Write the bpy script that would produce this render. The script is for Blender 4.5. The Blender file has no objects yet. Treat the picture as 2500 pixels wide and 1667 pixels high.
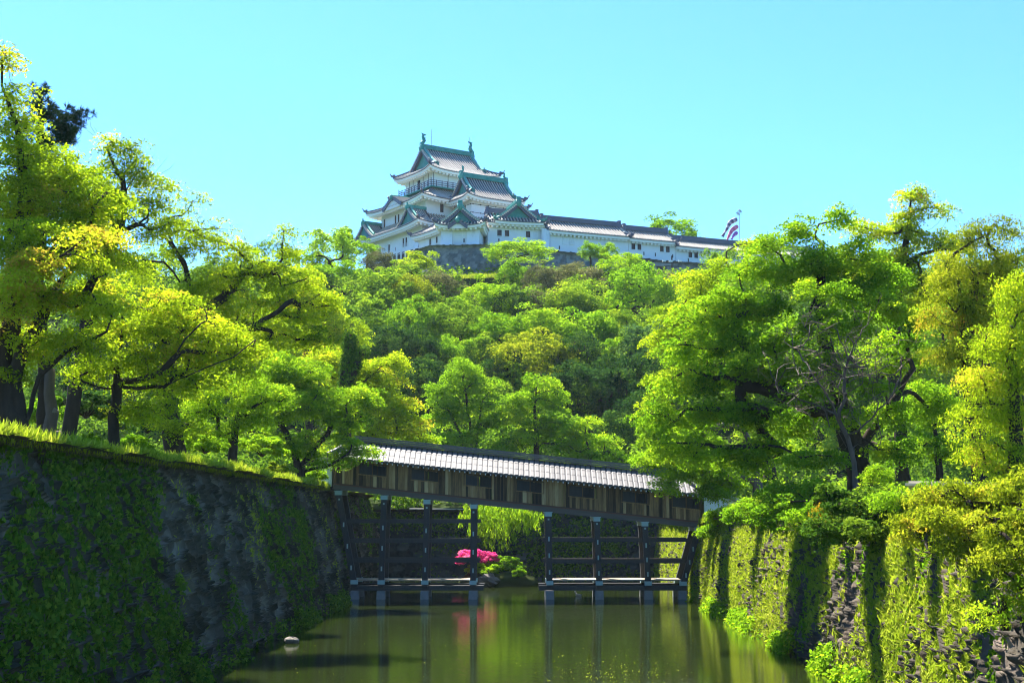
import bpy, math, random
import numpy as np
from mathutils import Vector

# ------------------------------------------------------------------ camera, sky, sun, exposure
SC = bpy.context.scene
F_PX = 3300.0                      # focal length in photo pixels (2500 wide)
CAM_Z = 6.4
PITCH = math.atan(403.5 / F_PX)
cam_d = bpy.data.cameras.new("camera")
cam = bpy.data.objects.new("camera", cam_d)
SC.collection.objects.link(cam)
cam_d.sensor_width = 36.0
cam_d.lens = 36.0 * F_PX / 2500.0
cam_d.clip_start = 0.5
cam_d.clip_end = 6000.0
cam.location = (0, 0, CAM_Z)
cam.rotation_euler = (math.pi / 2 + PITCH, 0, 0)
SC.camera = cam

SUN_EL = math.radians(57)
SUN_AZ = math.radians(-27)         # measured from +Y towards +X
world = bpy.data.worlds.new("World")
SC.world = world
world.use_nodes = True
wn = world.node_tree.nodes
wl = world.node_tree.links
bg = wn["Background"]
sky = wn.new("ShaderNodeTexSky")
sky.sky_type = 'NISHITA'
sky.sun_disc = False
sky.sun_elevation = SUN_EL
sky.sun_rotation = SUN_AZ
sky.air_density = 1.0
sky.dust_density = 0.3
sky.ozone_density = 1.5
tintn = wn.new("ShaderNodeMix")
tintn.data_type = 'RGBA'
tintn.blend_type = 'MULTIPLY'
tintn.inputs[0].default_value = 1.0
tintn.inputs[7].default_value = (0.42, 0.81, 1.26, 1)
wl.new(sky.outputs[0], tintn.inputs[6])
wl.new(tintn.outputs[2], bg.inputs[0])
bg.inputs[1].default_value = 0.061

sun_d = bpy.data.lights.new("sun", 'SUN')
sun = bpy.data.objects.new("sun", sun_d)
SC.collection.objects.link(sun)
sun_d.energy = 5.0
sun_d.angle = math.radians(0.5)
sun_d.color = (1.0, 0.95, 0.86)
SUN_DIR = Vector((math.sin(SUN_AZ) * math.cos(SUN_EL), math.cos(SUN_AZ) * math.cos(SUN_EL), math.sin(SUN_EL)))
sun.rotation_euler = (-SUN_DIR).to_track_quat('-Z', 'Y').to_euler()

vs = SC.view_settings
vs.view_transform = 'Standard'
vs.look = 'None'
vs.exposure = 2.15
vs.gamma = 1.0
SC.cycles.max_bounces = 8
SC.cycles.diffuse_bounces = 5
SC.cycles.glossy_bounces = 3
SC.cycles.transmission_bounces = 6
SC.cycles.transparent_max_bounces = 4
SC.cycles.filter_width = 1.1
SC.cycles.caustics_reflective = False
SC.cycles.caustics_refractive = False

# ------------------------------------------------------------------ helpers
CP, SP = math.cos(PITCH), math.sin(PITCH)

def P(px, py, Y):
    """World point seen at photo pixel (px, py), Y metres in front of the camera."""
    dx = (px - 1250.0) / F_PX
    dy = (833.5 - py) / F_PX
    d = (dx, CP - dy * SP, SP + dy * CP)
    k = Y / d[1]
    return np.array((d[0] * k, Y, CAM_Z + d[2] * k))

def link(o):
    SC.collection.objects.link(o)
    return o

def tag(o, label=None, cat=None, group=None, kind=None):
    if label: o["label"] = label
    if cat: o["category"] = cat
    if group: o["group"] = group
    if kind: o["kind"] = kind
    return o

def empty(name, loc=(0, 0, 0), rz=0.0, label=None, cat=None, group=None):
    o = bpy.data.objects.new(name, None)
    o.location = [float(v) for v in loc]
    o.rotation_euler = (0, 0, rz)
    o.empty_display_size = 0.3
    link(o)
    return tag(o, label, cat, group)

class MB:
    """collects faces of one mesh"""
    def __init__(self):
        self.v, self.f, self.t, self.m = [], [], [], []
    def add(self, vs, fs, tint=0.5, mi=0):
        n = len(self.v)
        self.v.extend([tuple(float(c) for c in p) for p in vs])
        self.t.extend([tint] * len(vs))
        for f in fs:
            self.f.append(tuple(i + n for i in f))
            self.m.append(mi)
    def quad(self, a, b, c, d, tint=0.5, mi=0):
        self.add((a, b, c, d), ((0, 1, 2, 3),), tint, mi)
    def tri(self, a, b, c, tint=0.5, mi=0):
        self.add((a, b, c), ((0, 1, 2),), tint, mi)
    def box(self, x0, y0, z0, x1, y1, z1, tint=0.5, mi=0):
        vs = [(x, y, z) for z in (z0, z1) for y in (y0, y1) for x in (x0, x1)]
        self.add(vs, ((0, 2, 3, 1), (4, 5, 7, 6), (0, 1, 5, 4), (2, 6, 7, 3), (0, 4, 6, 2), (1, 3, 7, 5)), tint, mi)
    def hexa(self, b4, t4, tint=0.5, mi=0):
        """box from 4 bottom and 4 top corners (counter-clockwise from above)"""
        self.add(list(b4) + list(t4), ((3, 2, 1, 0), (4, 5, 6, 7), (0, 1, 5, 4), (1, 2, 6, 5), (2, 3, 7, 6), (3, 0, 4, 7)), tint, mi)
    def bar(self, p, q, w, h, up=(0, 0, 1), tint=0.5, mi=0):
        p, q, up = np.array(p, float), np.array(q, float), np.array(up, float)
        d = q - p
        d /= np.linalg.norm(d) + 1e-9
        s = np.cross(d, up); s /= np.linalg.norm(s) + 1e-9
        u = np.cross(s, d)
        s *= w / 2; u *= h / 2
        self.hexa((p - s - u, p + s - u, q + s - u, q - s - u), (p - s + u, p + s + u, q + s + u, q - s + u), tint, mi)
    def grid(self, G, tint=0.5, mi=0, flip=False):
        """G: array rows x cols x 3"""
        r, c = len(G), len(G[0])
        vs = [p for row in G for p in row]
        fs = []
        for i in range(r - 1):
            for j in range(c - 1):
                q = (i * c + j, i * c + j + 1, (i + 1) * c + j + 1, (i + 1) * c + j)
                fs.append(q[::-1] if flip else q)
        self.add(vs, fs, tint, mi)
    def tube(self, pts, rad, n=6, tint=0.5, mi=0, cap=True):
        pts = np.asarray(pts, float)
        rad = np.asarray(rad, float) if np.ndim(rad) else np.full(len(pts), rad)
        d = np.gradient(pts, axis=0)
        d /= np.linalg.norm(d, axis=1)[:, None] + 1e-9
        a = np.array((0.0, 0.0, 1.0)) if abs(d[0][2]) < 0.9 else np.array((1.0, 0, 0))
        vs = []
        ang = np.arange(n) * 2 * math.pi / n
        for i in range(len(pts)):
            s = np.cross(d[i], a); s /= np.linalg.norm(s) + 1e-9
            u = np.cross(s, d[i])
            a = u
            vs.extend(pts[i] + rad[i] * (np.cos(ang)[:, None] * s + np.sin(ang)[:, None] * u))
        fs = []
        for i in range(len(pts) - 1):
            for j in range(n):
                k = (j + 1) % n
                fs.append((i * n + j, i * n + k, (i + 1) * n + k, (i + 1) * n + j))
        if cap:
            fs.append(tuple(range(n))[::-1])
            m = (len(pts) - 1) * n
            fs.append(tuple(m + j for j in range(n)))
        self.add(vs, fs, tint, mi)
    def blob(self, c, r, n=10, m=7, seed=0, rough=0.15, flat=1.0, tint=0.5, mi=0):
        rg = np.random.default_rng(seed)
        G = []
        for i in range(m + 1):
            th = math.pi * i / m
            row = []
            for j in range(n):
                ph = 2 * math.pi * j / n
                k = 1 + rough * rg.uniform(-1, 1)
                row.append((c[0] + r[0] * k * math.sin(th) * math.cos(ph), c[1] + r[1] * k * math.sin(th) * math.sin(ph), c[2] + r[2] * k * math.cos(th) * flat))
            row.append(row[0])
            G.append(row)
        self.grid(G, tint, mi)
    def build(self, name, mats, parent=None, smooth=False):
        me = bpy.data.meshes.new(name)
        me.from_pydata(self.v, [], self.f)
        if not isinstance(mats, (list, tuple)): mats = [mats]
        for m in mats: me.materials.append(m)
        if len(mats) > 1:
            me.polygons.foreach_set("material_index", np.array(self.m, np.int32))
        at = me.attributes.new("tint", 'FLOAT', 'POINT')
        at.data.foreach_set("value", np.array(self.t, np.float32))
        if smooth:
            me.polygons.foreach_set("use_smooth", np.ones(len(self.f), bool))
        me.update()
        o = bpy.data.objects.new(name, me)
        if parent: o.parent = parent
        return link(o)

# ------------------------------------------------------------------ materials
def _ramp(nt, stops):
    r = nt.nodes.new("ShaderNodeValToRGB")
    el = r.color_ramp.elements
    while len(el) < len(stops): el.new(0.5)
    for e, (p, c) in zip(el, stops):
        e.position = p
        e.color = (*c, 1)
    return r

def mat(name, stops, rough=0.8, spec=0.3, noise=0.0, nscale=3.0, bump=0.0, bscale=20.0, metallic=0.0, use_tint=True, stretch=(1, 1, 1)):
    """Principled surface: colour from the tint attribute plus object-space noise."""
    m = bpy.data.materials.new(name)
    m.use_nodes = True
    nt = m.node_tree
    b = nt.nodes["Principled BSDF"]
    b.inputs["Roughness"].default_value = rough
    b.inputs["Specular IOR Level"].default_value = spec
    b.inputs["Metallic"].default_value = metallic
    L = nt.links.new
    if not isinstance(stops, list): stops = [(0.0, stops), (1.0, stops)]
    val = None
    tc = nt.nodes.new("ShaderNodeTexCoord")
    mp = nt.nodes.new("ShaderNodeMapping")
    mp.inputs["Scale"].default_value = stretch
    L(tc.outputs["Object"], mp.inputs[0])
    if use_tint:
        a = nt.nodes.new("ShaderNodeAttribute"); a.attribute_name = "tint"
        val = a.outputs["Fac"]
    if noise:
        n = nt.nodes.new("ShaderNodeTexNoise")
        n.inputs["Scale"].default_value = nscale
        n.inputs["Detail"].default_value = 5
        n.inputs["Roughness"].default_value = 0.65
        L(mp.outputs[0], n.inputs["Vector"])
        s = nt.nodes.new("ShaderNodeMath"); s.operation = 'MULTIPLY_ADD'
        L(n.outputs["Fac"], s.inputs[0]); s.inputs[1].default_value = noise
        s.inputs[2].default_value = -noise * 0.5 if val is not None else 0.5 - noise * 0.5
        if val is not None:
            ad = nt.nodes.new("ShaderNodeMath"); ad.operation = 'ADD'
            L(s.outputs[0], ad.inputs[0]); L(val, ad.inputs[1])
            val = ad.outputs[0]
        else:
            val = s.outputs[0]
    r = _ramp(nt, stops)
    if val is not None: L(val, r.inputs[0])
    L(r.outputs[0], b.inputs["Base Color"])
    if bump:
        n2 = nt.nodes.new("ShaderNodeTexNoise")
        n2.inputs["Scale"].default_value = bscale
        n2.inputs["Detail"].default_value = 6
        L(mp.outputs[0], n2.inputs["Vector"])
        bp = nt.nodes.new("ShaderNodeBump")
        bp.inputs["Strength"].default_value = bump
        bp.inputs["Distance"].default_value = 0.05
        L(n2.outputs["Fac"], bp.inputs["Height"])
        L(bp.outputs[0], b.inputs["Normal"])
    return m

def leaf_mat(name, stops, trans=0.5, gloss=0.0):
    """thin leaves: part of the sunlight is reflected, part shines through"""
    m = bpy.data.materials.new(name)
    m.use_nodes = True
    nt = m.node_tree
    nt.nodes.remove(nt.nodes["Principled BSDF"])
    out = nt.nodes["Material Output"]
    L = nt.links.new
    a = nt.nodes.new("ShaderNodeAttribute"); a.attribute_name = "tint"
    oi = nt.nodes.new("ShaderNodeObjectInfo")
    ma = nt.nodes.new("ShaderNodeMath"); ma.operation = 'MULTIPLY_ADD'
    L(oi.outputs["Random"], ma.inputs[0]); ma.inputs[1].default_value = 0.16; ma.inputs[2].default_value = -0.08
    ad = nt.nodes.new("ShaderNodeMath"); ad.operation = 'ADD'
    L(a.outputs["Fac"], ad.inputs[0]); L(ma.outputs[0], ad.inputs[1])
    r = _ramp(nt, stops)
    L(ad.outputs[0], r.inputs[0])
    d = nt.nodes.new("ShaderNodeBsdfDiffuse")
    t = nt.nodes.new("ShaderNodeBsdfTranslucent")
    L(r.outputs[0], d.inputs[0])
    hs = nt.nodes.new("ShaderNodeMix"); hs.data_type = 'RGBA'; hs.blend_type = 'MULTIPLY'
    hs.inputs[0].default_value = 1.0
    hs.inputs[7].default_value = (1.0, 1.0, 0.55, 1)
    L(r.outputs[0], hs.inputs[6])
    L(hs.outputs[2], t.inputs[0])
    mx = nt.nodes.new("ShaderNodeMixShader"); mx.inputs[0].default_value = trans
    L(d.outputs[0], mx.inputs[1]); L(t.outputs[0], mx.inputs[2])
    last = mx
    if gloss:
        g = nt.nodes.new("ShaderNodeBsdfGlossy"); g.inputs["Roughness"].default_value = 0.45
        g.inputs[0].default_value = (1, 1, 1, 1)
        m2 = nt.nodes.new("ShaderNodeMixShader"); m2.inputs[0].default_value = gloss
        L(mx.outputs[0], m2.inputs[1]); L(g.outputs[0], m2.inputs[2])
        last = m2
    L(last.outputs[0], out.inputs[0])
    return m

M = {}
M['plaster'] = mat("white plaster", [(0.0, (0.30, 0.33, 0.32)), (0.38, (0.68, 0.74, 0.76)), (1.0, (0.76, 0.82, 0.84))], 0.85, 0.2, noise=1.0, nscale=0.7, stretch=(1, 1, 0.3))
M['trim'] = mat("eave plaster", [(0.0, (0.70, 0.71, 0.66)), (1.0, (0.84, 0.84, 0.80))], 0.85, 0.2, noise=0.5, nscale=1.5)
M['tile'] = mat("grey roof tile", [(0.0, (0.21, 0.185, 0.15)), (0.5, (0.37, 0.335, 0.275)), (1.0, (0.52, 0.47, 0.39))], 0.45, 0.5, noise=0.7, nscale=1.2)
M['tilegap_shade'] = mat("shade-toned tile valley", [(0.0, (0.035, 0.035, 0.045)), (1.0, (0.09, 0.085, 0.09))], 0.6, 0.4, noise=0.6, nscale=1.5)  # shadow lines between the rolls, put into the valley colour
M['ridge'] = mat("dark ridge tile", [(0.0, (0.05, 0.06, 0.09)), (1.0, (0.12, 0.13, 0.17))], 0.5, 0.4, noise=0.6, nscale=2)
M['copper'] = mat("green copper", [(0.0, (0.012, 0.14, 0.12)), (0.5, (0.025, 0.24, 0.20)), (1.0, (0.12, 0.40, 0.33))], 0.6, 0.4, noise=0.9, nscale=1.6)
M['dark'] = mat("dark opening", [(0.0, (0.012, 0.014, 0.02)), (1.0, (0.03, 0.03, 0.035))], 0.4, 0.4, noise=0.5, nscale=2)
M['lattice'] = mat("brown lattice", [(0.0, (0.05, 0.03, 0.025)), (1.0, (0.10, 0.06, 0.05))], 0.7, 0.3)
M['steel'] = mat("painted steel", (0.45, 0.48, 0.50), 0.5, 0.5)
M['stone'] = mat("mossy moat stone", [(0.0, (0.018, 0.018, 0.007)), (0.3, (0.055, 0.049, 0.026)), (0.6, (0.115, 0.10, 0.064)), (1.0, (0.27, 0.24, 0.17))], 0.9, 0.3, noise=0.5, nscale=2.5, bump=0.6, bscale=9)
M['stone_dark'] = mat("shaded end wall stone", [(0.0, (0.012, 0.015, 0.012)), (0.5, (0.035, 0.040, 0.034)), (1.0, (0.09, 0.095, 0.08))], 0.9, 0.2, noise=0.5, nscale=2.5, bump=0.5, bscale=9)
M['stone_brown'] = mat("brown moat stone", [(0.0, (0.02, 0.018, 0.012)), (0.4, (0.06, 0.048, 0.032)), (0.75, (0.12, 0.09, 0.065)), (1.0, (0.22, 0.17, 0.13))], 0.9, 0.3, noise=0.5, nscale=2.5, bump=0.6, bscale=9)
M['stone_green'] = mat("castle base stone", [(0.0, (0.06, 0.075, 0.07)), (0.5, (0.14, 0.16, 0.15)), (1.0, (0.28, 0.29, 0.26))], 0.9, 0.3, noise=0.6, nscale=2, bump=0.5, bscale=6)
M['granite'] = mat("footing granite", [(0.0, (0.16, 0.17, 0.18)), (1.0, (0.32, 0.32, 0.31))], 0.8, 0.3, noise=0.8, nscale=4, bump=0.3)
M['board'] = mat("weathered board", [(0.0, (0.025, 0.016, 0.009)), (0.3, (0.11, 0.062, 0.028)), (0.65, (0.34, 0.19, 0.075)), (1.0, (0.56, 0.39, 0.19))], 0.8, 0.25, noise=0.9, nscale=2.2, stretch=(6, 6, 0.5))
M['darkwood'] = mat("dark post wood", [(0.0, (0.018, 0.02, 0.022)), (1.0, (0.07, 0.065, 0.06))], 0.7, 0.35, noise=0.9, nscale=3, stretch=(3, 3, 0.4))
M['beam'] = mat("girder wood", [(0.0, (0.06, 0.05, 0.042)), (1.0, (0.17, 0.14, 0.115))], 0.7, 0.3, noise=0.8, nscale=2, stretch=(0.4, 3, 3))
M['redtrim'] = mat("red brown trim", (0.16, 0.05, 0.03), 0.7, 0.3)
M['plank'] = mat("pale plank", [(0.0, (0.25, 0.19, 0.13)), (1.0, (0.48, 0.40, 0.30))], 0.8, 0.2, noise=0.6, nscale=2)
M['cap'] = mat("copper cap sheet", [(0.0, (0.20, 0.33, 0.31)), (1.0, (0.42, 0.55, 0.52))], 0.6, 0.4, noise=0.6, nscale=6)
M['whitepaint'] = mat("white end paint", (0.80, 0.80, 0.76), 0.7, 0.3)
M['btile'] = mat("bridge roof tile", [(0.0, (0.022, 0.020, 0.018)), (0.5, (0.105, 0.093, 0.085)), (1.0, (0.17, 0.15, 0.135))], 0.55, 0.4, noise=0.5, nscale=3)
M['bark'] = mat("dark bark", [(0.0, (0.016, 0.012, 0.009)), (1.0, (0.065, 0.050, 0.036))], 0.95, 0.05, noise=1.0, nscale=4, bump=0.6, bscale=14, stretch=(1, 1, 0.3))
M['bark_pale'] = mat("pale bark", [(0.0, (0.05, 0.038, 0.028)), (1.0, (0.16, 0.12, 0.09))], 0.9, 0.2, noise=1.0, nscale=4, bump=0.6, bscale=14, stretch=(1, 1, 0.3))
M['soil'] = mat("bank soil and moss", [(0.0, (0.025, 0.03, 0.012)), (1.0, (0.07, 0.085, 0.025))], 0.95, 0.0, noise=1.0, nscale=0.4, use_tint=False)
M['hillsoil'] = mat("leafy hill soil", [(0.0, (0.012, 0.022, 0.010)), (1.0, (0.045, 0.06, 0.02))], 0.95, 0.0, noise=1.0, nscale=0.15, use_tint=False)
M['mudwall'] = mat("ochre earth wall", [(0.0, (0.30, 0.22, 0.12)), (1.0, (0.45, 0.35, 0.20))], 0.9, 0.2, noise=0.6, nscale=1.5)
M['rock'] = mat("pale rock", [(0.0, (0.07, 0.062, 0.05)), (1.0, (0.24, 0.205, 0.16))], 0.85, 0.3, noise=0.9, nscale=5, bump=0.5)
M['skin_white'] = mat("white cloth", (0.8, 0.8, 0.82), 0.8, 0.2)

# water: murky green moat with a rippled mirror surface
wm = bpy.data.materials.new("moat water")
wm.use_nodes = True
_nt = wm.node_tree; _b = _nt.nodes["Principled BSDF"]
_b.inputs["Base Color"].default_value = (0.012, 0.018, 0.003, 1)
_b.inputs["Roughness"].default_value = 0.04
_b.inputs["IOR"].default_value = 1.33
_b.inputs["Specular IOR Level"].default_value = 0.5
_tc = _nt.nodes.new("ShaderNodeTexCoord")
_mp = _nt.nodes.new("ShaderNodeMapping"); _mp.inputs["Scale"].default_value = (0.8, 2.4, 1)
_nt.links.new(_tc.outputs["Object"], _mp.inputs[0])
_n1 = _nt.nodes.new("ShaderNodeTexNoise"); _n1.inputs["Scale"].default_value = 3.0; _n1.inputs["Detail"].default_value = 3
_nt.links.new(_mp.outputs[0], _n1.inputs["Vector"])
_n3 = _nt.nodes.new("ShaderNodeTexNoise"); _n3.inputs["Scale"].default_value = 0.07
_nt.links.new(_tc.outputs["Object"], _n3.inputs["Vector"])
_mu = _nt.nodes.new("ShaderNodeMath"); _mu.operation = 'MULTIPLY'
_nt.links.new(_n1.outputs["Fac"], _mu.inputs[0]); _nt.links.new(_n3.outputs["Fac"], _mu.inputs[1])
_bp = _nt.nodes.new("ShaderNodeBump"); _bp.inputs["Strength"].default_value = 0.13; _bp.inputs["Distance"].default_value = 0.08
_nt.links.new(_mu.outputs[0], _bp.inputs["Height"]); _nt.links.new(_bp.outputs[0], _b.inputs["Normal"])
M['water'] = wm

# foliage colours (dark -> light leaf of the same kind)
M['lf_yellow'] = leaf_mat("young yellow leaf", [(0.0, (0.13, 0.22, 0.012)), (0.5, (0.33, 0.46, 0.018)), (0.85, (0.50, 0.56, 0.025)), (1.0, (0.50, 0.36, 0.05))], 0.58)
M['lf_lime'] = leaf_mat("lime leaf", [(0.0, (0.10, 0.22, 0.014)), (0.5, (0.25, 0.43, 0.02)), (1.0, (0.46, 0.57, 0.03))], 0.57)
M['lf_green'] = leaf_mat("fresh green leaf", [(0.0, (0.07, 0.18, 0.012)), (0.5, (0.20, 0.38, 0.018)), (1.0, (0.40, 0.52, 0.025))], 0.57)
M['lf_mid'] = leaf_mat("mid green leaf", [(0.0, (0.055, 0.13, 0.016)), (0.5, (0.20, 0.34, 0.025)), (1.0, (0.42, 0.50, 0.03))], 0.5)
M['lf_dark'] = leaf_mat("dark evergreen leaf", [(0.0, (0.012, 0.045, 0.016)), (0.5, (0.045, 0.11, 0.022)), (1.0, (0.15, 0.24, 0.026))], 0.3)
M['lf_grey'] = leaf_mat("grey green leaf", [(0.0, (0.025, 0.07, 0.03)), (0.5, (0.08, 0.17, 0.05)), (1.0, (0.19, 0.30, 0.08))], 0.35)
M['lf_olive'] = leaf_mat("golden camphor leaf", [(0.0, (0.08, 0.13, 0.010)), (0.5, (0.28, 0.35, 0.018)), (0.85, (0.50, 0.51, 0.04)), (1.0, (0.45, 0.28, 0.04))], 0.5)
M['lf_brown'] = leaf_mat("bronze leaf", [(0.0, (0.05, 0.065, 0.03)), (0.5, (0.17, 0.18, 0.085)), (1.0, (0.38, 0.35, 0.22))], 0.35)
M['lf_orange'] = leaf_mat("bronze young maple leaf", [(0.0, (0.12, 0.13, 0.008)), (0.5, (0.33, 0.26, 0.015)), (1.0, (0.46, 0.26, 0.03))], 0.5)
M['needle'] = leaf_mat("pine needle", [(0.0, (0.008, 0.022, 0.014)), (0.5, (0.018, 0.042, 0.022)), (1.0, (0.04, 0.075, 0.03))], 0.15)
M['ivy'] = leaf_mat("ivy leaf", [(0.0, (0.02, 0.06, 0.010)), (0.5, (0.08, 0.17, 0.016)), (1.0, (0.24, 0.34, 0.03))], 0.35)
M['grass'] = leaf_mat("grass blade", [(0.0, (0.09, 0.16, 0.012)), (0.5, (0.29, 0.39, 0.025)), (1.0, (0.52, 0.54, 0.09))], 0.45)
M['pink'] = leaf_mat("azalea petal", [(0.0, (0.55, 0.02, 0.20)), (0.5, (0.85, 0.07, 0.42)), (0.85, (0.9, 0.30, 0.60)), (1.0, (0.85, 0.30, 0.20))], 0.4)
# ------------------------------------------------------------------ noise
def _hash(ix, iy, s=0):
    h = (ix.astype(np.int64) * 374761393 + iy.astype(np.int64) * 668265263 + s * 974634721) & 0x7fffffff
    h = ((h ^ (h >> 13)) * 1274126177) & 0x7fffffff
    return ((h ^ (h >> 16)) & 0xffffff) / float(0xffffff)

def vnoise(x, y, s=0):
    x, y = np.asarray(x, float), np.asarray(y, float)
    ix, iy = np.floor(x).astype(np.int64), np.floor(y).astype(np.int64)
    fx, fy = x - ix, y - iy
    fx, fy = fx * fx * (3 - 2 * fx), fy * fy * (3 - 2 * fy)
    a, b = _hash(ix, iy, s), _hash(ix + 1, iy, s)
    c, d = _hash(ix, iy + 1, s), _hash(ix + 1, iy + 1, s)
    return (a * (1 - fx) + b * fx) * (1 - fy) + (c * (1 - fx) + d * fx) * fy

def fbm(x, y, s=0, o=4):
    x, y = np.asarray(x, float), np.asarray(y, float)
    t, a, n = 0.0, 0.5, 0.0
    for i in range(o):
        t = t + a * vnoise(x * 2 ** i, y * 2 ** i, s + i); n += a; a *= 0.5
    return t / n

# ------------------------------------------------------------------ terrain
def hill_z(x, y):
    x, y = np.asarray(x, float), np.asarray(y, float)
    z = np.interp(y, [0, 122, 136, 150, 214, 219, 320, 420], [6.0, 6.0, 7.2, 12.5, 43.2, 44.0, 46.0, 20.0])
    fall = np.clip((np.abs(x - 8) - 75) / 90, 0, 1)
    return 6.0 + (z - 6.0) * (1 - fall * fall * (3 - 2 * fall))

def sheet(name, xs, ys, zf, material):
    X, Y = np.meshgrid(xs, ys)
    Z = zf(X, Y)
    b = MB()
    b.grid(np.stack([X, Y, Z], -1))
    o = b.build(name, material, smooth=True)
    o["kind"] = "structure"
    return o

LX_B = lambda y: -11.65 + (y - 49) * 0.0085          # foot of the left moat wall
LX_T = lambda y: -14.35 + (y - 37) * 0.019           # its top edge
LZ_T = lambda y: np.interp(y, [0, 37, 60, 90, 125], [8.3, 8.2, 8.05, 7.68, 7.2])
RX_B = lambda y: 12.3 + (y - 50) * 0.004
RX_T = lambda y: np.interp(y, [0, 60, 92, 125], [14.0, 13.8, 13.5, 13.4])
RZ_T = lambda y: np.interp(y, [0, 40, 62, 78, 88, 94, 125], [6.3, 6.4, 6.6, 6.3, 5.5, 5.1, 5.6])

sheet("ground", np.linspace(-1500, 1500, 7), np.linspace(-1500, 3500, 7), lambda x, y: x * 0 - 3.0, M['soil'])
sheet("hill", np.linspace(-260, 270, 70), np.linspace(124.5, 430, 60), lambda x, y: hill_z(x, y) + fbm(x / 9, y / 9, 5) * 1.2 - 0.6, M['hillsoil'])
_w = MB(); _w.quad((-16, -40, 0), (16, -40, 0), (16, 124.6, 0), (-16, 124.6, 0))
_o = _w.build("water", M['water']); _o["kind"] = "structure"

def bank(name, side):
    ys = np.linspace(-30, 125, 50)
    b = MB()
    rows = []
    for y in ys:
        xt = LX_T(y) if side < 0 else RX_T(y)
        zt = float(LZ_T(y) if side < 0 else RZ_T(y))
        row = []
        for k, d in enumerate((0.25, 1.5, 3, 5, 8, 14, 30, 90, 250)):
            zz = zt - 0.15 + (0.25 * math.sin(y * 0.7 + d) if d > 1 else 0) + min(d, 8) * 0.03
            if side > 0 and d > 1: zz = zz + np.clip(7.2 - zt, 0, 3) * min(1, d / 14)
            row.append((xt + side * d, y, zz))
        rows.append(row)
    b.grid(np.array(rows), flip=(side > 0))
    o = b.build(name, M['soil'], smooth=True)
    o["kind"] = "structure"
bank("bank_left", -1)
bank("bank_right", 1)

# ------------------------------------------------------------------ stone walls
def stone_wall(name, bottom, top, material, step, cell, label, depth=0.16, seed=1, curve=0.0, cat="stone wall", parent=None):
    """retaining wall of fitted stones between two polylines; every stone stands out by its own amount"""
    bottom, top = np.array(bottom, float), np.array(top, float)
    seg = np.linalg.norm(np.diff(bottom[:, :2], axis=0), axis=1)
    s = np.concatenate([[0], np.cumsum(seg)])
    H = np.mean(np.linalg.norm(top - bottom, axis=1))
    nu, nv = max(2, int(s[-1] / step)), max(2, int(H / step))
    u = np.linspace(0, s[-1], nu); v = np.linspace(0, 1, nv)
    B = np.stack([np.interp(u, s, bottom[:, k]) for k in range(3)], -1)
    T = np.stack([np.interp(u, s, top[:, k]) for k in range(3)], -1)
    U, V = np.meshgrid(u, v)
    Hh = V * H
    cx, cy = cell
    gx, gy = U / cx + 0.15 * (fbm(U / 2, Hh / 2, seed) - .5), Hh / cy
    ix, iy = np.floor(gx), np.floor(gy)
    f1 = np.full(U.shape, 9.0); f2 = np.full(U.shape, 9.0)
    idv = np.zeros(U.shape); ox = np.zeros(U.shape); oy = np.zeros(U.shape)
    for dx in (-1, 0, 1):
        for dy in (-1, 0, 1):
            jx, jy = ix + dx, iy + dy
            qx = jx + 0.5 + 0.42 * (2 * _hash(jx, jy, seed) - 1) + 0.5 * (jy % 2)
            qy = jy + 0.5 + 0.34 * (2 * _hash(jx, jy, seed + 7) - 1)
            d = np.sqrt((gx - qx) ** 2 + (gy - qy) ** 2)
            near = d < f1
            f2 = np.where(near, f1, np.minimum(f2, d))
            idv = np.where(near, _hash(jx, jy, seed + 3), idv)
            ox = np.where(near, gx - qx, ox); oy = np.where(near, gy - qy, oy)
            f1 = np.where(near, d, f1)
    edge = np.clip((f2 - f1) / 0.11, 0, 1)
    edge = edge * edge * (3 - 2 * edge)
    tilt = (_hash(np.floor(idv * 9999), idv * 0, 5) - .5) * ox + (_hash(np.floor(idv * 9999), idv * 0, 9) - .5) * oy
    disp = depth * (edge * 1.1 + 0.7 * (idv - .5) + 0.45 * tilt + 0.13 * (fbm(U * 4, Hh * 4, seed + 2, 3) - .5)) + 0.35 * (fbm(U / 4, Hh / 3, seed + 4) - .5)
    base = B[None] * (1 - V[..., None]) + T[None] * V[..., None]
    tang = np.gradient(B, axis=0); tang /= np.linalg.norm(tang, axis=1)[:, None] + 1e-9
    up = T - B; up /= np.linalg.norm(up, axis=1)[:, None]
    nrm = np.cross(up, tang); nrm /= np.linalg.norm(nrm, axis=1)[:, None]
    bow = -curve * 4 * V * (1 - V)
    G = base + nrm[None] * (disp + bow)[..., None]
    b = MB()
    n = len(b.v)
    r, c = U.shape
    b.v = [tuple(p) for p in G.reshape(-1, 3).tolist()]
    b.t = (0.08 + 0.72 * idv + 0.25 * fbm(U * 3, Hh * 3, seed + 8) * edge).reshape(-1).tolist()
    I = np.arange(r * c).reshape(r, c)
    b.f = np.stack([I[:-1, :-1], I[:-1, 1:], I[1:, 1:], I[1:, :-1]], -1).reshape(-1, 4).tolist()
    b.m = [0] * len(b.f)
    # coping back edge so the wall has thickness at its top
    k0 = len(b.v)
    back = G[-1] - nrm * 0.9
    b.v += [tuple(p) for p in back.tolist()]
    b.t += [0.4] * c
    top0 = (r - 1) * c
    for j in range(c - 1):
        b.f.append((top0 + j, top0 + j + 1, k0 + j + 1, k0 + j)); b.m.append(0)
    o = b.build(name, material, parent, smooth=(curve < .34))
    if label: tag(o, label, cat)
    o_eval = (u, B, T, nrm, H)
    return o, o_eval

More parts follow.
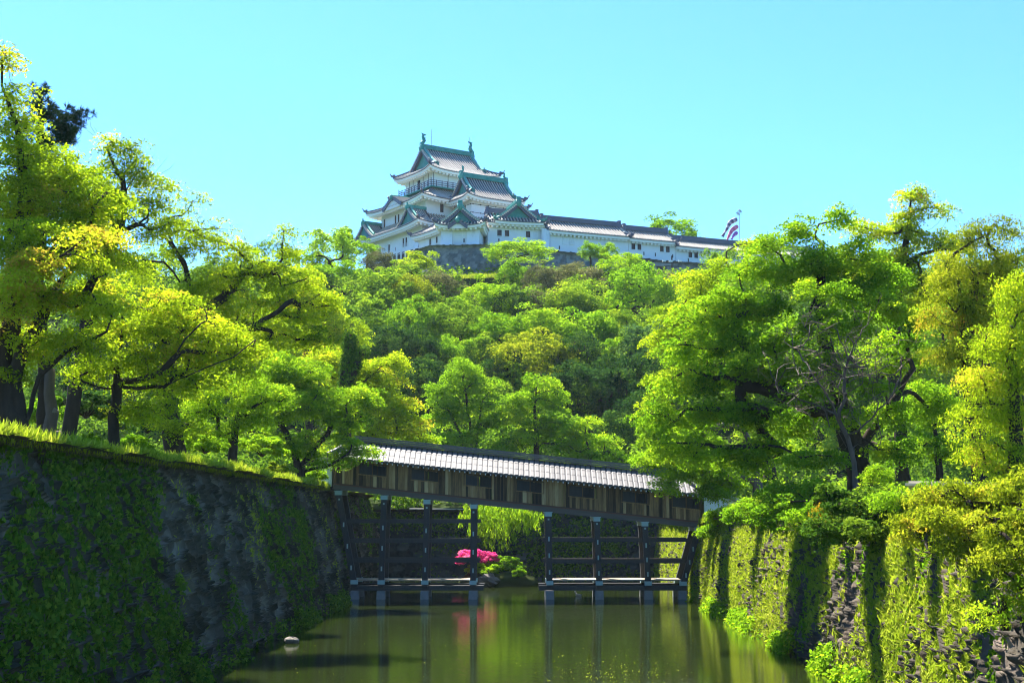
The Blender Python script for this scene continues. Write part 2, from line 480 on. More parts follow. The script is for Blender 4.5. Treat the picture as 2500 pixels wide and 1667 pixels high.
ys = np.arange(14, 124, 4.0)
left_wall, LW = stone_wall("moat_wall", [(LX_B(y), y, -0.4) for y in ys], [(LX_T(y), y, LZ_T(y)) for y in ys],
                           M['stone'], 0.08, (1.3, 0.7), "tall shaded moat wall of dark mossy stones on the far side from the sunlit ivy bank", 0.3, 11, 0.35)
right_wall, RW = stone_wall("moat_wall", [(RX_B(y), y, -0.4) for y in ys[::-1]], [(RX_T(y), y, RZ_T(y)) for y in ys[::-1]],
                            M['stone_brown'], 0.085, (1.05, 0.5), "sunlit brown moat wall overgrown with hanging grass and ivy", 0.28, 23, 0.3)
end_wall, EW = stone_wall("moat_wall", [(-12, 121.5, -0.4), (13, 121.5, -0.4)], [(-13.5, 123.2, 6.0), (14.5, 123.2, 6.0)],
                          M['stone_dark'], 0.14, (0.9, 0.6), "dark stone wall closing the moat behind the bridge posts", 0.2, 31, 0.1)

# ------------------------------------------------------------------ covered bridge
def covered_bridge():
    Y0, Y1 = 96.0, 99.2
    k = Y0 / F_PX
    X = lambda px: (px - 1250) * k
    slope = -(1287 - 1195) / (1705 - 822)
    zb0 = P(822, 1195, Y0)[2]                       # underside of the girder at its upper end
    x0, x1 = X(816), X(1706)
    zb = lambda x: zb0 + (x - X(822)) * slope       # girder underside at x
    root = empty("covered_bridge", (0, (Y0 + Y1) / 2, 0), 0, "sloping roofed timber bridge on tall posts across the moat", "bridge")
    oy = (Y0 + Y1) / 2
    def done(b, name, m, parent=root):
        b.v = [(x, y - oy, z) for x, y, z in b.v]
        return b.build(name, m, parent)
    up = (0, 0, 1)
    rg = random.Random(4)
    # girders and the floor above them
    for y in (Y0 + 0.12, Y1 - 0.12):
        b = MB(); b.bar((x0, y, zb(x0) + 0.18), (x1, y, zb(x1) + 0.18), 0.30, 0.36)
        done(b, "girder", M['beam'])
    b = MB(); b.bar((x0, oy, zb(x0) + 0.42), (x1, oy, zb(x1) + 0.42), Y1 - Y0 + 0.02, 0.10)
    done(b, "floor", M['darkwood'])
    b = MB(); b.bar((x0, Y0 - 0.055, zb(x0) + 0.40), (x1, Y0 - 0.055, zb(x1) + 0.40), 0.06, 0.07)
    done(b, "floor_trim", M['redtrim'])
    # board walls with lattice windows
    HW = 2.35
    wins = [X(p) for p in (911, 1038, 1167, 1294, 1421, 1549, 1672)]
    for yy, face in ((Y0, -1), (Y1, 1)):
        b = MB()
        x = x0
        while x < x1 - 0.02:
            w = min(rg.choice((0.16, 0.2, 0.24, 0.27)), x1 - x)
            xc = x + w / 2
            inwin = min(abs(xc - wx) for wx in wins) < 0.94
            zlo, zhi = 0.47, HW
            pr = rg.uniform(-0.012, 0.012)
            t = min(1, max(0, rg.gauss(0.45, 0.32)))
            def board(za, zc):
                b.hexa(((x + .006, yy - .03 + pr, zb(x) + za), (x + w - .006, yy - .03 + pr, zb(x + w) + za), (x + w - .006, yy + .03 + pr, zb(x + w) + za), (x + .006, yy + .03 + pr, zb(x) + za)),
                       ((x + .006, yy - .03 + pr, zb(x) + zc), (x + w - .006, yy - .03 + pr, zb(x + w) + zc), (x + w - .006, yy + .03 + pr, zb(x + w) + zc), (x + .006, yy + .03 + pr, zb(x) + zc)), t)
            if inwin:
                board(zlo, 1.30); board(2.02, zhi)
            else:
                board(zlo, zhi)
            x += w
        done(b, "board_wall", M['board'])
        for wx in wins:
            b = MB()
            za, zc = zb(wx) + 1.28, zb(wx) + 2.04
            # two sliding halves: a shutter and an open lattice
            sl = slope * 0.94
            for (xa, xb, solid) in ((-0.94, -0.02, True), (0.02, 0.94, False) if face < 0 else (0.06, 0.94, True)):
                if solid:
                    b.hexa(((wx + xa, yy + .005, za + slope * xa), (wx + xb, yy + .005, za + slope * xb), (wx + xb, yy + .035, za + slope * xb), (wx + xa, yy + .035, za + slope * xa)),
                           ((wx + xa, yy + .005, zc + slope * xa), (wx + xb, yy + .005, zc + slope * xb), (wx + xb, yy + .035, zc + slope * xb), (wx + xa, yy + .035, zc + slope * xa)), 0.2, 0)
                else:
                    n = 9
                    for i in range(n):
                        xx = wx + xa + (i + .5) * (xb - xa) / n
                        b.box(xx - .022, yy - .02, za + slope * (xx - wx), xx + .022, yy + .02, zc + slope * (xx - wx), 0.1, 0)
            win = done(b, "window", M['darkwood'])
            b = MB()
            for xx in (-0.97, 0, 0.97):
                b.bar((wx + xx, yy + face * .045, za + slope * xx - .04), (wx + xx, yy + face * .045, zc + slope * xx + .04), .07, .05, (0, 1, 0), 0.3)
            b.bar((wx - 1.0, yy + face * .05, za - slope - .03), (wx + 1.0, yy + face * .05, za + slope - .03), .06, .06, up, 0.55)
            b.bar((wx - 1.0, yy + face * .05, zc - slope + .03), (wx + 1.0, yy + face * .05, zc + slope + .03), .06, .07, up, 0.3)
            done(b, "frame", M['board'], win)
    for xe in (x0 + .04, x1 - .04):
        b = MB(); b.bar((xe, oy, zb(xe) + .45), (xe, oy, zb(xe) + HW), .06, Y1 - Y0 - .1, (0, 1, 0), 0.3)
        done(b, "end_wall", M['darkwood'])
    # roof
    ov, rise, hipl = 0.62, 1.28, 1.75
    ex0, ex1 = x0 - 0.35, x1 + 0.35
    ze = lambda x: zb(x) + HW - 0.02
    roof = None
    b = MB()
    ya, yb2 = Y0 - ov, Y1 + ov
    R = lambda x: (x, oy, ze(x) + rise)
    for yy in (ya, yb2):
        for (p, q, r_, s_) in (((ex0, yy, ze(ex0)), (ex1, yy, ze(ex1)), R(ex1 - hipl), R(ex0 + hipl)),):
            b.quad(p, q, r_, s_, 0.0)  # roof base at darkest tint: shade lines between rolls given as colour
            b.quad((p[0], p[1], p[2] - .1), (q[0], q[1], q[2] - .1), (r_[0], r_[1], r_[2] - .14), (s_[0], s_[1], s_[2] - .14), 0.2)
            b.quad(p, q, (q[0], q[1], q[2] - .1), (p[0], p[1], p[2] - .1), 0.3)
    for e, s in ((ex0, 1), (ex1, -1)):
        b.tri((e, ya, ze(e)), (e, yb2, ze(e)), R(e + s * hipl), 0.3)
        b.quad((e, ya, ze(e)), (e, yb2, ze(e)), (e, yb2, ze(e) - .1), (e, ya, ze(e) - .1), 0.3)
    # rows of pantiles: rolls down the slope, each tile a small step
    n = int((ex1 - ex0) / 0.365)
    for i in range(n + 1):
        x = ex0 + .1 + i * (ex1 - ex0 - .2) / n
        tm = min(1, (x - ex0) / hipl, (ex1 - x) / hipl)
        if tm < .1: continue
        rtint = rg.uniform(.35, .75)
        for yy in (ya, yb2):
            nt = max(1, int(3 * tm))
            for j in range(nt):
                t0, t1 = tm * j / nt, tm * (j + 1) / nt
                A = np.array((x, yy + (oy - yy) * t0, ze(x) + rise * t0 + .05)); B = np.array((x, yy + (oy - yy) * t1, ze(x) + rise * t1 + .03))
                w = .166
                s0 = np.array((w, 0, w * slope)); d = np.array((0, 0, .085))
                l0, r0, l1, r1 = A - s0 - d * .6, A + s0 - d * .6, B - s0 - d * .6, B + s0 - d * .6
                tt = min(1, max(0, rtint + rg.uniform(-.05, .05)))
                m0, m1 = A + (0, 0, .0), B
                b.add((l0, A - s0 * .62, A + s0 * .62, r0, l1, B - s0 * .62, B + s0 * .62, r1), ((0, 1, 5, 4), (1, 2, 6, 5), (2, 3, 7, 6), (3, 2, 1, 0)), tt)
    for e, s in ((ex0, 1), (ex1, -1)):
        for i in range(12):
            y = ya + .2 + i * (yb2 - ya - .4) / 11
            tm = 1 - abs(y - oy) / ((yb2 - ya) / 2)
            b.bar((e, y, ze(e) + .05), (e + s * hipl * tm, y, ze(e + s * hipl * tm) + rise * tm + .05), .16, .1, up, .5)
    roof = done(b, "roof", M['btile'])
    b = MB()
    for h_, w in ((.10, .44), (.24, .34), (.37, .24)):
        b.bar((ex0 + hipl - .15, oy, R(ex0 + hipl)[2] + h_), (ex1 - hipl + .15, oy, R(ex1 - hipl)[2] + h_), w, .10, up, .6)
    done(b, "ridge", M['btile'], roof)
    for e, s in ((ex0, 1), (ex1, -1)):
        for yy in (ya, yb2):
            b = MB(); b.bar((e, yy, ze(e) + .12), (e + s * hipl, oy, R(e + s * hipl)[2] + .12), .26, .2, up, .5)
            done(b, "hip_ridge", M['btile'], roof)
    for yy, s in ((ya, 1), (yb2, -1)):
        b = MB()
        for i in range(n + 1):
            x = ex0 + .2 + i * (ex1 - ex0 - .4) / n
            b.bar((x, yy + s * .03, ze(x) - .16), (x, yy + s * .9, ze(x) + .18), .07, .09, up, .5, 0)
            b.box(x - .035, yy + s * .03 - .028, ze(x) - .205, x + .035, yy + s * .03 + .0, ze(x) - .115, .5, 1)
        done(b, "rafters", [M['darkwood'], M['whitepaint']], roof)
    # posts (front and back row), caps, rails, platform, footings
    def px_post(pt, pb):
        return X(pt), X(pb)
    zt = lambda x: zb(x) - .0
    zlow = P(1250, 1424, Y0)[2]
    groups = (((827, 872), (940, 935), (1044, 1040), (1157, 1156)), ((1338, 1341), (1455, 1460), (1571, 1578), (1702, 1660)))
    for row, yy in enumerate((Y0 + .1, Y1 - .1)):
        for g in groups:
            for pt, pb in g:
                xt, xb_ = px_post(pt, pb)
                lean = 0.35 if row == 0 else -0.35
                top = np.array((xt, yy, zt(xt) + .02)); bot = np.array((xb_, yy - lean * 0.3, zlow - .25))
                b = MB(); b.bar(bot, top, .40, .40, (0, 1, 0), 0.4)
                # pale wedges where the rails pass through
                post = done(b, "post", M['darkwood'])
                b = MB()
                d = top - bot
                ys_ = -1 if row == 0 else 1
                for fz in (0.965,):
                    c = bot + d * fz
                    b.box(c[0] - .24, c[1] - .24, c[2] - .14, c[0] + .24, c[1] + .24, c[2] + .12, .7)
                    b.box(c[0] - .29, c[1] - .29, c[2] + .12, c[0] + .29, c[1] + .29, c[2] + .17, .9)
                done(b, "cap", M['cap'], post)
                b = MB()
                c = bot + d * 0.04
                b.box(c[0] - .24, c[1] - .25, c[2] - .05, c[0] + .24, c[1] + .25, c[2] + .24, .8)
                done(b, "cap", M['cap'], post)
                b = MB()
                c = bot + d * 0.90
                b.box(c[0] - .06, c[1] + ys_ * .215 - .02, c[2] - .06, c[0] + .06, c[1] + ys_ * .215 + .02, c[2] + .06)
                done(b, "bolt_plate", M['cap'], post)
                for fz in (.2, .42, .64):
                    b = MB()
                    c = bot + d * fz
                    b.box(c[0] - .05, c[1] + ys_ * .215 - .02, c[2] - .16, c[0] + .05, c[1] + ys_ * .215 + .02, c[2] + .16)
                    done(b, "wedge", M['cap'], post)
                b = MB()
                b.hexa(((xb_ - .34, yy - .36, -.8), (xb_ + .34, yy - .36, -.8), (xb_ + .34, yy + .36, -.8), (xb_ - .34, yy + .36, -.8)),
                       ((xb_ - .28, yy - .3, .58), (xb_ + .28, yy - .3, .58), (xb_ + .28, yy + .3, .58), (xb_ - .28, yy + .3, .58)), .5)
                done(b, "footing", M['granite'])
        for gi, g in enumerate(groups):
            rails = (1272, 1320, 1368) if gi == 0 else (1318, 1370)
            for rz in rails:
                z = P(1250, rz, Y0)[2]
                f = lambda pt, pb: X(pb + (pt - pb) * np.clip((z - zlow) / (zb(0) - zlow), 0, 1))
                xa, xb_ = f(*g[0]), f(*g[-1])
                ext_a, ext_b = (0.0, .45) if gi == 0 else (.4, 0.0)
                b = MB(); b.bar((xa - ext_a, yy, z), (xb_ + ext_b, yy, z), .14, .26, up, .6)
                done(b, "rail", M['darkwood'])
            xa, xb_ = X(g[0][1]), X(g[-1][1])
            xa -= .3 if gi == 0 else .75; xb_ += .75 if gi == 0 else .3
            b = MB(); b.bar((xa, yy, .78), (xb_, yy, .78), .36, .34, up, .7)
            done(b, "base_beam", M['darkwood'])
    for gi, g in enumerate(groups):
        xa, xb_ = X(g[0][1]), X(g[-1][1])
        b = MB()
        nn = 11
        for i in range(nn):
            xs_, xe = xa + (xb_ - xa) * i / nn, xa + (xb_ - xa) * (i + 1) / nn
            b.box(xs_ + .01, Y0 + .45, 1.24, xe - .01, Y1 - .35, 1.33, rg.uniform(.4, 1))
        done(b, "platform", M['plank'])
    return zb, x0, x1
zb, BX0, BX1 = covered_bridge()

# plaster gate walls at the two ends of the bridge
def plaster_block(name, x0, x1, y0, y1, z0, z1, zr0, zr1, label):
    r = empty(name, ((x0 + x1) / 2, (y0 + y1) / 2, z0), 0, label, "gatehouse wall")
    cx, cy = (x0 + x1) / 2, (y0 + y1) / 2
    b = MB()
    b.hexa(((x0 - cx, y0 - cy, 0), (x1 - cx, y0 - cy, 0), (x1 - cx, y1 - cy, 0), (x0 - cx, y1 - cy, 0)),
           ((x0 - cx, y0 - cy, zr0 - z0), (x1 - cx, y0 - cy, zr1 - z0), (x1 - cx, y1 - cy, zr1 - z0), (x0 - cx, y1 - cy, zr0 - z0)), .6)
    b.build("wall", M['plaster'], r)
    b = MB()
    b.bar((x0 - cx - .3, 0, zr0 - z0 + .12 + .3 * (zr0 - zr1) / (x1 - x0)), (x1 - cx + .5, 0, zr1 - z0 + .12 - .5 * (zr0 - zr1) / (x1 - x0)), y1 - y0 + 1.0, .16, (0, 0, 1), .3)
    d = (zr1 - zr0) / (x1 - x0)
    nn = int((y1 - y0 + 1) / .35)
    for i in range(nn):
        yy = -(y1 - y0 + 1) / 2 + .15 + i * .35
        b.bar((x0 - cx - .3, yy, zr0 - z0 + .24 - .3 * d), (x1 - cx + .5, yy, zr1 - z0 + .24 + .5 * d), .15, .1, (0, 0, 1), .5)
    b.build("roof", M['tile'], r)
    b = MB()
    b.box(x0 - cx - .02, y0 - cy - .04, -.25, x1 - cx + .02, y1 - cy + .04, .0, .3)
    b.build("plinth", M['darkwood'], r)
k96 = 97.5 / F_PX
plaster_block("gate_wall", (788 - 1250) * k96, (818 - 1250) * k96, 96.3, 99.0, 7.85, 0, 9.6, 9.6, "small white plaster wall at the upper end of the roofed bridge")
plaster_block("gate_wall", (1710 - 1250) * k96, (1800 - 1250) * k96, 96.3, 99.5, 5.0, 0, 7.6, 6.6, "white plaster gate wall with sloping tiled roof at the lower bridge end")
# ------------------------------------------------------------------ castle
class Fr:
    """flat frame: local (x, y) -> parent-local coordinates, turned by ang about (cx, cy)"""
    def __init__(self, cx, cy, ang=0.0):
        self.c, self.s, self.cx, self.cy = math.cos(ang), math.sin(ang), cx, cy
    def __call__(self, x, y, z):
        return (self.cx + self.c * x - self.s * y, self.cy + self.s * x + self.c * y, z)

def castle_roof(parent, fr, a, b, R, zE, rise, g=1.0, top=False, lift=0.55, go=0.35, sp=0.55, ov=1.9, c=0.62,
                gable_ends=(1, -1), fish=0, ridge_mat='copper', hip_mat='ridge', sides=(1, -1), desc=True, name="roof", ends=(1, -1)):
    """hipped skirt roof (top=False) or hip-and-gable roof with its ridge along local x (top=True)"""
    def h(t): return rise * (c * t + (1 - c) * t * t)
    def zz(t, s): return zE + h(t) + lift * min(1, abs(s)) ** 4 * (1 - t) ** 2
    def pl(sy, x, t):
        W = a - t * R if t <= g else a - g * R
        return fr(x, sy * (b - t * R), zz(t, x / max(W, .01)))
    def pe(sx, y, t):
        W = b - t * R
        return fr(sx * (a - t * R), y, zz(t, y / max(W, .01)))
    ss = np.linspace(-1, 1, 17)
    base = MB(); tiles = MB()
    tg = list(np.linspace(0, g, 6))
    for sy in sides:
        G = [[pl(sy, s * (a - t * R), t) for s in ss] for t in tg]
        base.grid(G, .4)
        if top and g < 1:
            W = a - g * R + go
            base.grid([[fr(s * W, sy * (b - t * R), zz(t, 0)) for s in ss] for t in np.linspace(g, 1, 6)], .4)
        n = int(2 * a / sp)
        for i in range(n + 1):
            x = -a + .15 + i * (2 * a - .3) / n
            if top and abs(x) <= a - g * R + go: tm = 1.0
            else: tm = min(1.0 if not top else g, (a - abs(x)) / R)
            if tm < .06: continue
            pts = [np.array(pl(sy, x, t)) + (0, 0, .02) for t in np.linspace(-.015, tm, 7)]
            ribs(tiles, pts, np.array(fr(1, 0, 0)) - np.array(fr(0, 0, 0)), .13, .15)
    for sx in ends:
        G = [[pe(sx, s * (b - t * R), t) for s in ss] for t in tg]
        base.grid(G, .4)
        n = int(2 * b / sp)
        for i in range(n + 1):
            y = -b + .15 + i * (2 * b - .3) / n
            tm = min(g, (b - abs(y)) / R)
            if tm < .06: continue
            pts = [np.array(pe(sx, y, t)) + (0, 0, .02) for t in np.linspace(-.015, tm, 7)]
            ribs(tiles, pts, np.array(fr(0, 1, 0)) - np.array(fr(0, 0, 0)), .13, .15)
    root = base.build(name, M['tilegap_shade'], parent, smooth=False)
    tiles.build("tile_rolls", M['tile'], root)
    # plaster eaves with rafter ends
    e = MB(); tl = MB()
    rows = ((0, 0, 0), (0, -.16, 1), (.12, -.16, 2), (.12, -.55, 2), (.45, -.60, 2), (ov, -.30, 2))
    def edge(side, sgn, s, ins, dz):
        if side == 'l': x, y, q = s * (a - ins), sgn * (b - ins), s
        else: x, y, q = sgn * (a - ins), s * (b - ins), s
        p = fr(x, y, zE + lift * abs(q) ** 4 * (1 - ins / max(R, ov)) ** 2 + dz)
        return p
    todo = [('l', s) for s in sides] + [('e', s) for s in ends]
    s2 = np.linspace(-1, 1, 25)
    for side, sgn in todo:
        for k in range(5):
            i0, i1 = rows[k], rows[k + 1]
            G = [[edge(side, sgn, s, i[0], i[1]) for s in s2] for i in (i0, i1)]
            (tl if k == 0 else e).grid(G, .35 if k == 0 else .6)
        L = (a if side == 'l' else b) - .55
        nd = int(2 * L / .78)
        for i in range(nd + 1):
            s = (-L + 2 * L * i / nd) / (L + .55)
            p0 = np.array(edge(side, sgn, s, .30, -.70)); p1 = np.array(edge(side, sgn, s, 1.0, -.60))
            e.bar(p0, p1, .36, .34, (0, 0, 1), .9)
    e.build("eave", M['trim'], root)
    tl.build("eave_tiles", M['ridge'], root)
    # hip ridges with curled tips
    for sx in ends:
        for sy in sides:
            m = MB()
            pts = [np.array(fr(sx * (a - t * R), sy * (b - t * R), zz(t, 1) + .12)) for t in np.linspace(g, 0.02, 7)]
            tip = np.array(fr(sx * (a + .25), sy * (b + .25), zz(0, 1) + .45))
            pts.append(tip)
            for p, q in zip(pts[:-1], pts[1:]): m.bar(p, q, .34, .34, (0, 0, 1), .5)
            q = pts[-1]; m.bar(q, q + (0, 0, .45) + (np.array(fr(sx * .2, sy * .2, 0)) - np.array(fr(0, 0, 0))), .12, .12, (1, 0, 0), .5)
            q = pts[-2]; m.box(q[0] - .16, q[1] - .16, q[2], q[0] + .16, q[1] + .16, q[2] + .5, .4)
            m.build("hip_ridge", M[hip_mat], root)
    if top:
        W = a - g * R + go
        zr = zE + rise
        m = MB()
        for dz, w, hh in ((.28, .75, .55), (.66, .55, .22), (.82, .34, .14)):
            m.bar(fr(-W, 0, zr + dz), fr(W, 0, zr + dz), w, hh, (0, 0, 1), .5)
        m.build("ridge", M[ridge_mat], root)
        for sx in gable_ends:
            # gable wall, barge boards, pendant
            xg = sx * (a - g * R - .25)
            gm = MB()
            tt = np.linspace(g, 1, 9)
            ll = [fr(xg, -(b - t * R), zz(t, 0) - .05) for t in tt]; rr = [fr(xg, (b - t * R), zz(t, 0) - .05) for t in tt]
            gm.grid([ll, rr], .5)
            gm.build("gable", M['copper'], root)
            bm = MB(); dm = MB()
            for sy in sides:
                for i in range(8):
                    t0, t1 = tt[i], tt[i + 1]
                    xo = sx * (W - .02)
                    A = [fr(xo, sy * (b - t * R), zz(t, 0) - .05) for t in (t0, t1)]
                    B_ = [fr(xo, sy * (b - t * R) * .93, zz(t, 0) - .62) for t in (t0, t1)]
                    C_ = [fr(xg, sy * (b - t * R) * .93, zz(t, 0) - .62) for t in (t0, t1)]
                    bm.quad(A[0], A[1], B_[1], B_[0], .4); bm.quad(B_[0], B_[1], C_[1], C_[0], .4)
                nn = max(4, int((1 - g) * R * 1.3 / .36))
                for i in range(nn):
                    t = g + (1 - g) * (i + .5) / nn
                    p = np.array(fr(sx * (W + .02), sy * (b - t * R), zz(t, 0) + .02))
                    dm.box(p[0] - .11, p[1] - .11, p[2] - .11, p[0] + .11, p[1] + .11, p[2] + .13, .9)
            bm.build("barge_board", M['ridge'], root)
            dm.build("barge_tiles", M['tile'], root)
            if desc:
                m = MB()
                for sy in sides:
                    pts = [np.array(fr(sx * (W - .55), sy * (b - t * R), zz(t, 0) + .22)) for t in np.linspace(1, max(.12, g * .75), 8)]
                    for p, q in zip(pts[:-1], pts[1:]): m.bar(p, q, .48, .46, (0, 0, 1), .75)
                    q = pts[-1]
                    m.box(q[0] - .3, q[1] - .3, q[2] - .2, q[0] + .3, q[1] + .3, q[2] + .5, .1)
                    m.bar(q + (0, 0, .4), q + (0, 0, .85), .14, .14, (1, 0, 0), .1)
                m.build("descending_ridge", M['copper'], root)
            # crest tile under the ridge end, and the roof fish standing on it
            q = np.array(fr(sx * (W - .15), 0, zr))
            m = MB()
            m.blob(q + (0, 0, .15), (.55, .55, .75), 8, 6, 3, .2, tint=.6)
            m.bar(q + (0, 0, .6), q + (0, 0, 1.1), .7, .5, (1, 0, 0), .6)
            m.build("crest_tile", M['copper' if ridge_mat == 'copper' else ridge_mat], root)
            if fish:
                ux = np.array(fr(1, 0, 0)) - np.array(fr(0, 0, 0))
                q = np.array(fr(sx * (W - .45), 0, zr + 1.0))
                hh = fish
                cur = [(-.30, 0), (-.05, .12), (.12, .32), (.08, .55), (-.08, .75), (-.05, .92), (.1, 1.02)]
                pts = [q - ux * sx * (k[0] * hh * .8) + np.array((0, 0, k[1] * hh)) for k in cur]
                m = MB(); m.tube(pts, np.array([.22, .36, .36, .28, .2, .13, .07]) * hh / 1.6, 7, .5)
                for k, sgn in ((2, 1), (3, 1), (4, -1), (3, -1)):
                    p = pts[k]; m.tri(p + (0, 0, -.12), p + (0, 0, .2), p + ux * sx * sgn * .42 * hh / 1.6 + np.array((0, 0, .22)), .6)
                p = pts[-1]
                for d in (-1, 1):
                    m.tri(p - (0, 0, .35), p + (0, 0, .08), p + ux * d * .5 * hh / 1.6 + np.array((0, 0, .1 - .1 * d)), .5)
                    m.tri(p - (0, 0, .25), p + ux * d * .5 * hh / 1.6 + np.array((0, 0, .1 - .1 * d)), p + ux * d * .3 * hh / 1.6 - np.array((0, 0, .25)), .5)
                m.build("roof_fish", M['copper'], root)
    return root

def ribs(mb, pts, side, w, hh):
    vs, fs = [], []
    for p in pts:
        vs += [p - side * w, p - side * w * .5 + (0, 0, hh), p + side * w * .5 + (0, 0, hh), p + side * w]
    for i in range(len(pts) - 1):
        for j in range(3):
            fs.append((i * 4 + j, i * 4 + j + 1, i * 4 + j + 5, i * 4 + j + 4))
    fs.append((3, 2, 1, 0))
    mb.add(vs, fs, .4 + .35 * random.random())

random.seed(5)

def wall_box(parent, fr, x0, y0, x1, y1, z0, z1, flare=0.0, name="wall"):
    b = MB()
    q = lambda x, y, z: fr(x, y, z)
    f = flare
    b.hexa((q(x0 - f, y0 - f, z0), q(x1 + f, y0 - f, z0), q(x1 + f, y1 + f, z0), q(x0 - f, y1 + f, z0)),
           (q(x0, y0, z1), q(x1, y0, z1), q(x1, y1, z1), q(x0, y1, z1)), .6)
    return b.build(name, M['plaster'], parent)

def window(parent, fr, face, s, z, w, hgt, at, blank=False, name="window"):
    """face 'R': wall y = at looking to -y;  face 'L': wall x = at looking to -x.  s = place along the wall, z = centre"""
    b = MB()
    def bx(s0, s1, z0, z1, o0, o1, t, mi):
        if face == 'R': pts = [(s0, at - o1), (s1, at - o1), (s1, at - o0), (s0, at - o0)]
        else: pts = [(at - o1, s1), (at - o1, s0), (at - o0, s0), (at - o0, s1)]
        b.hexa([fr(x, y, z0) for x, y in pts], [fr(x, y, z1) for x, y in pts], t, mi)
    w2, h2 = w / 2, hgt / 2
    bx(s - w2, s + w2, z - h2, z + h2, -.02, .012, .4, 2 if blank else 0)
    if not blank:
        n = 3
        for i in range(n):
            sx = s - w2 + (i + .5) * w / n
            bx(sx - .05, sx + .05, z - h2, z + h2, .012, .04, .6, 1)
    f = .10
    bx(s - w2 - f, s - w2, z - h2 - f, z + h2 + f, -.02, .09, .9, 2)
    bx(s + w2, s + w2 + f, z - h2 - f, z + h2 + f, -.02, .09, .9, 2)
    bx(s - w2, s + w2, z + h2, z + h2 + f, -.02, .09, .9, 2)
    bx(s - w2, s + w2, z - h2 - f, z - h2, -.02, .11, .9, 2)
    return b.build(name, [M['dark'], M['lattice'], M['plaster']], parent)

def loophole(parent, fr, face, s, z, at):
    b = MB()
    w2, h2 = .11, .32
    for (s0, s1, z0, z1, o1, mi) in ((s - w2, s + w2, z - h2, z + h2, .012, 0), (s - w2 - .09, s - w2, z - h2, z + h2, .05, 1), (s + w2, s + w2 + .09, z - h2, z + h2, .05, 1)):
        pts = [(s0, at - o1), (s1, at - o1), (s1, at + .02), (s0, at + .02)] if face == 'R' else [(at - o1, s1), (at - o1, s0), (at + .02, s0), (at + .02, s1)]
        b.hexa([fr(x, y, z0) for x, y in pts], [fr(x, y, z1) for x, y in pts], .5, mi)
    return b.build("loophole", [M['dark'], M['plaster']], parent)

def stone_drop(parent, fr, face, s, w, z0, z1, at, out=1.0):
    """bay flaring out at its foot"""
    b = MB()
    def q(ss, o, z):
        return fr(ss, at - o, z) if face == 'R' else fr(at - o, ss, z)
    s0, s1 = s - w / 2, s + w / 2
    prof = ((.05, 1.0), (.25, .72), (.5, .42), (.78, .16), (1.0, 0.0))
    rows = [[q(s0, -.1, z0 + (z1 - z0) * k), q(s0, o * out, z0 + (z1 - z0) * k), q(s1, o * out, z0 + (z1 - z0) * k), q(s1, -.1, z0 + (z1 - z0) * k)] for o, k in prof]
    b.grid(rows, .45)
    b.quad(q(s0, -.1, z0), q(s0, out, z0), q(s1, out, z0), q(s1, -.1, z0), .3)
    return b.build("stone_drop_bay", M['plaster'], parent)

def dormer(parent, fr, face, s, half, z0, H, front, depth, name="dormer_gable"):
    """triangular dormer gable whose ridge runs back into the roof"""
    def q(ss, o, z):                      # o = distance behind the gable front
        return fr(ss, front + o, z) if face == 'R' else fr(front + o, ss, z)
    pr = lambda t: H * (.60 * t + .40 * t * t)
    tt = np.linspace(0, 1, 7)
    base = MB(); tiles = MB(); bm = MB(); dm = MB(); cm = MB()
    ax = np.array(q(0, 1, 0)) - np.array(q(0, 0, 0))
    for sg in (-1, 1):
        base.grid([[q(s + sg * half * (1 - t), -.25, z0 + pr(t)), q(s + sg * half * (1 - t), depth, z0 + pr(t))] for t in tt], .4)
        n = int(depth / .42)
        for i in range(n):
            pts = [np.array(q(s + sg * half * (1 - t), i * .42, z0 + pr(t) + .02)) for t in np.linspace(0, .97, 6)]
            ribs(tiles, pts, ax, .13, .15)
        for i in range(6):
            t0, t1 = tt[i], tt[i + 1]
            A = [q(s + sg * half * (1 - t), -.28, z0 + pr(t)) for t in (t0, t1)]
            B_ = [q(s + sg * half * (1 - t) * .90, -.28, z0 + pr(t) - .5) for t in (t0, t1)]
            bm.quad(A[0], A[1], B_[1], B_[0], .4)
        nn = int(half * 1.35 / .36)
        for i in range(nn):
            t = (i + .5) / nn
            p = np.array(q(s + sg * half * (1 - t), -.32, z0 + pr(t) + .05))
            dm.box(p[0] - .11, p[1] - .11, p[2] - .1, p[0] + .11, p[1] + .11, p[2] + .12, .9)
        pts = [np.array(q(s + sg * half * (1 - t), .45, z0 + pr(t) + .18)) for t in np.linspace(1, .12, 7)]
        for p, k in zip(pts[:-1], pts[1:]): cm.bar(p, k, .4, .36, (0, 0, 1), .8)
        k = pts[-1]; cm.bar(k, k + (0, 0, .55), .16, .16, (1, 0, 0), .2)
    base.grid([[q(s - half * (1 - t), .05, z0 + pr(t) - .08) for t in tt], [q(s + half * (1 - t), .05, z0 + pr(t) - .08) for t in tt]], .4)
    root = base.build(name, M['tilegap_shade'], parent)
    gm = MB(); gm.grid([[q(s - half * (1 - t) * .86, -.02, z0 + pr(t) - .1) for t in tt], [q(s + half * (1 - t) * .86, -.02, z0 + pr(t) - .1) for t in tt]], .35)
    gm.build("gable", M['copper'], root)
    tiles.build("tile_rolls", M['tile'], root)
    bm.build("barge_board", M['ridge'], root); dm.build("barge_tiles", M['tile'], root)
    cm.bar(q(s, -.3, z0 + H + .25), q(s, depth, z0 + H + .25), .5, .55, (0, 0, 1), .5)
    p = np.array(q(s, -.25, z0 + H)); cm.blob(p + (0, 0, .1), (.42, .42, .6), 8, 6, 2, .2, tint=.6)
    cm.bar(p + (0, 0, .5), p + (0, 0, .95), .2, .2, (1, 0, 0), .5)
    cm.build("ridge", M['copper'], root)
    return root

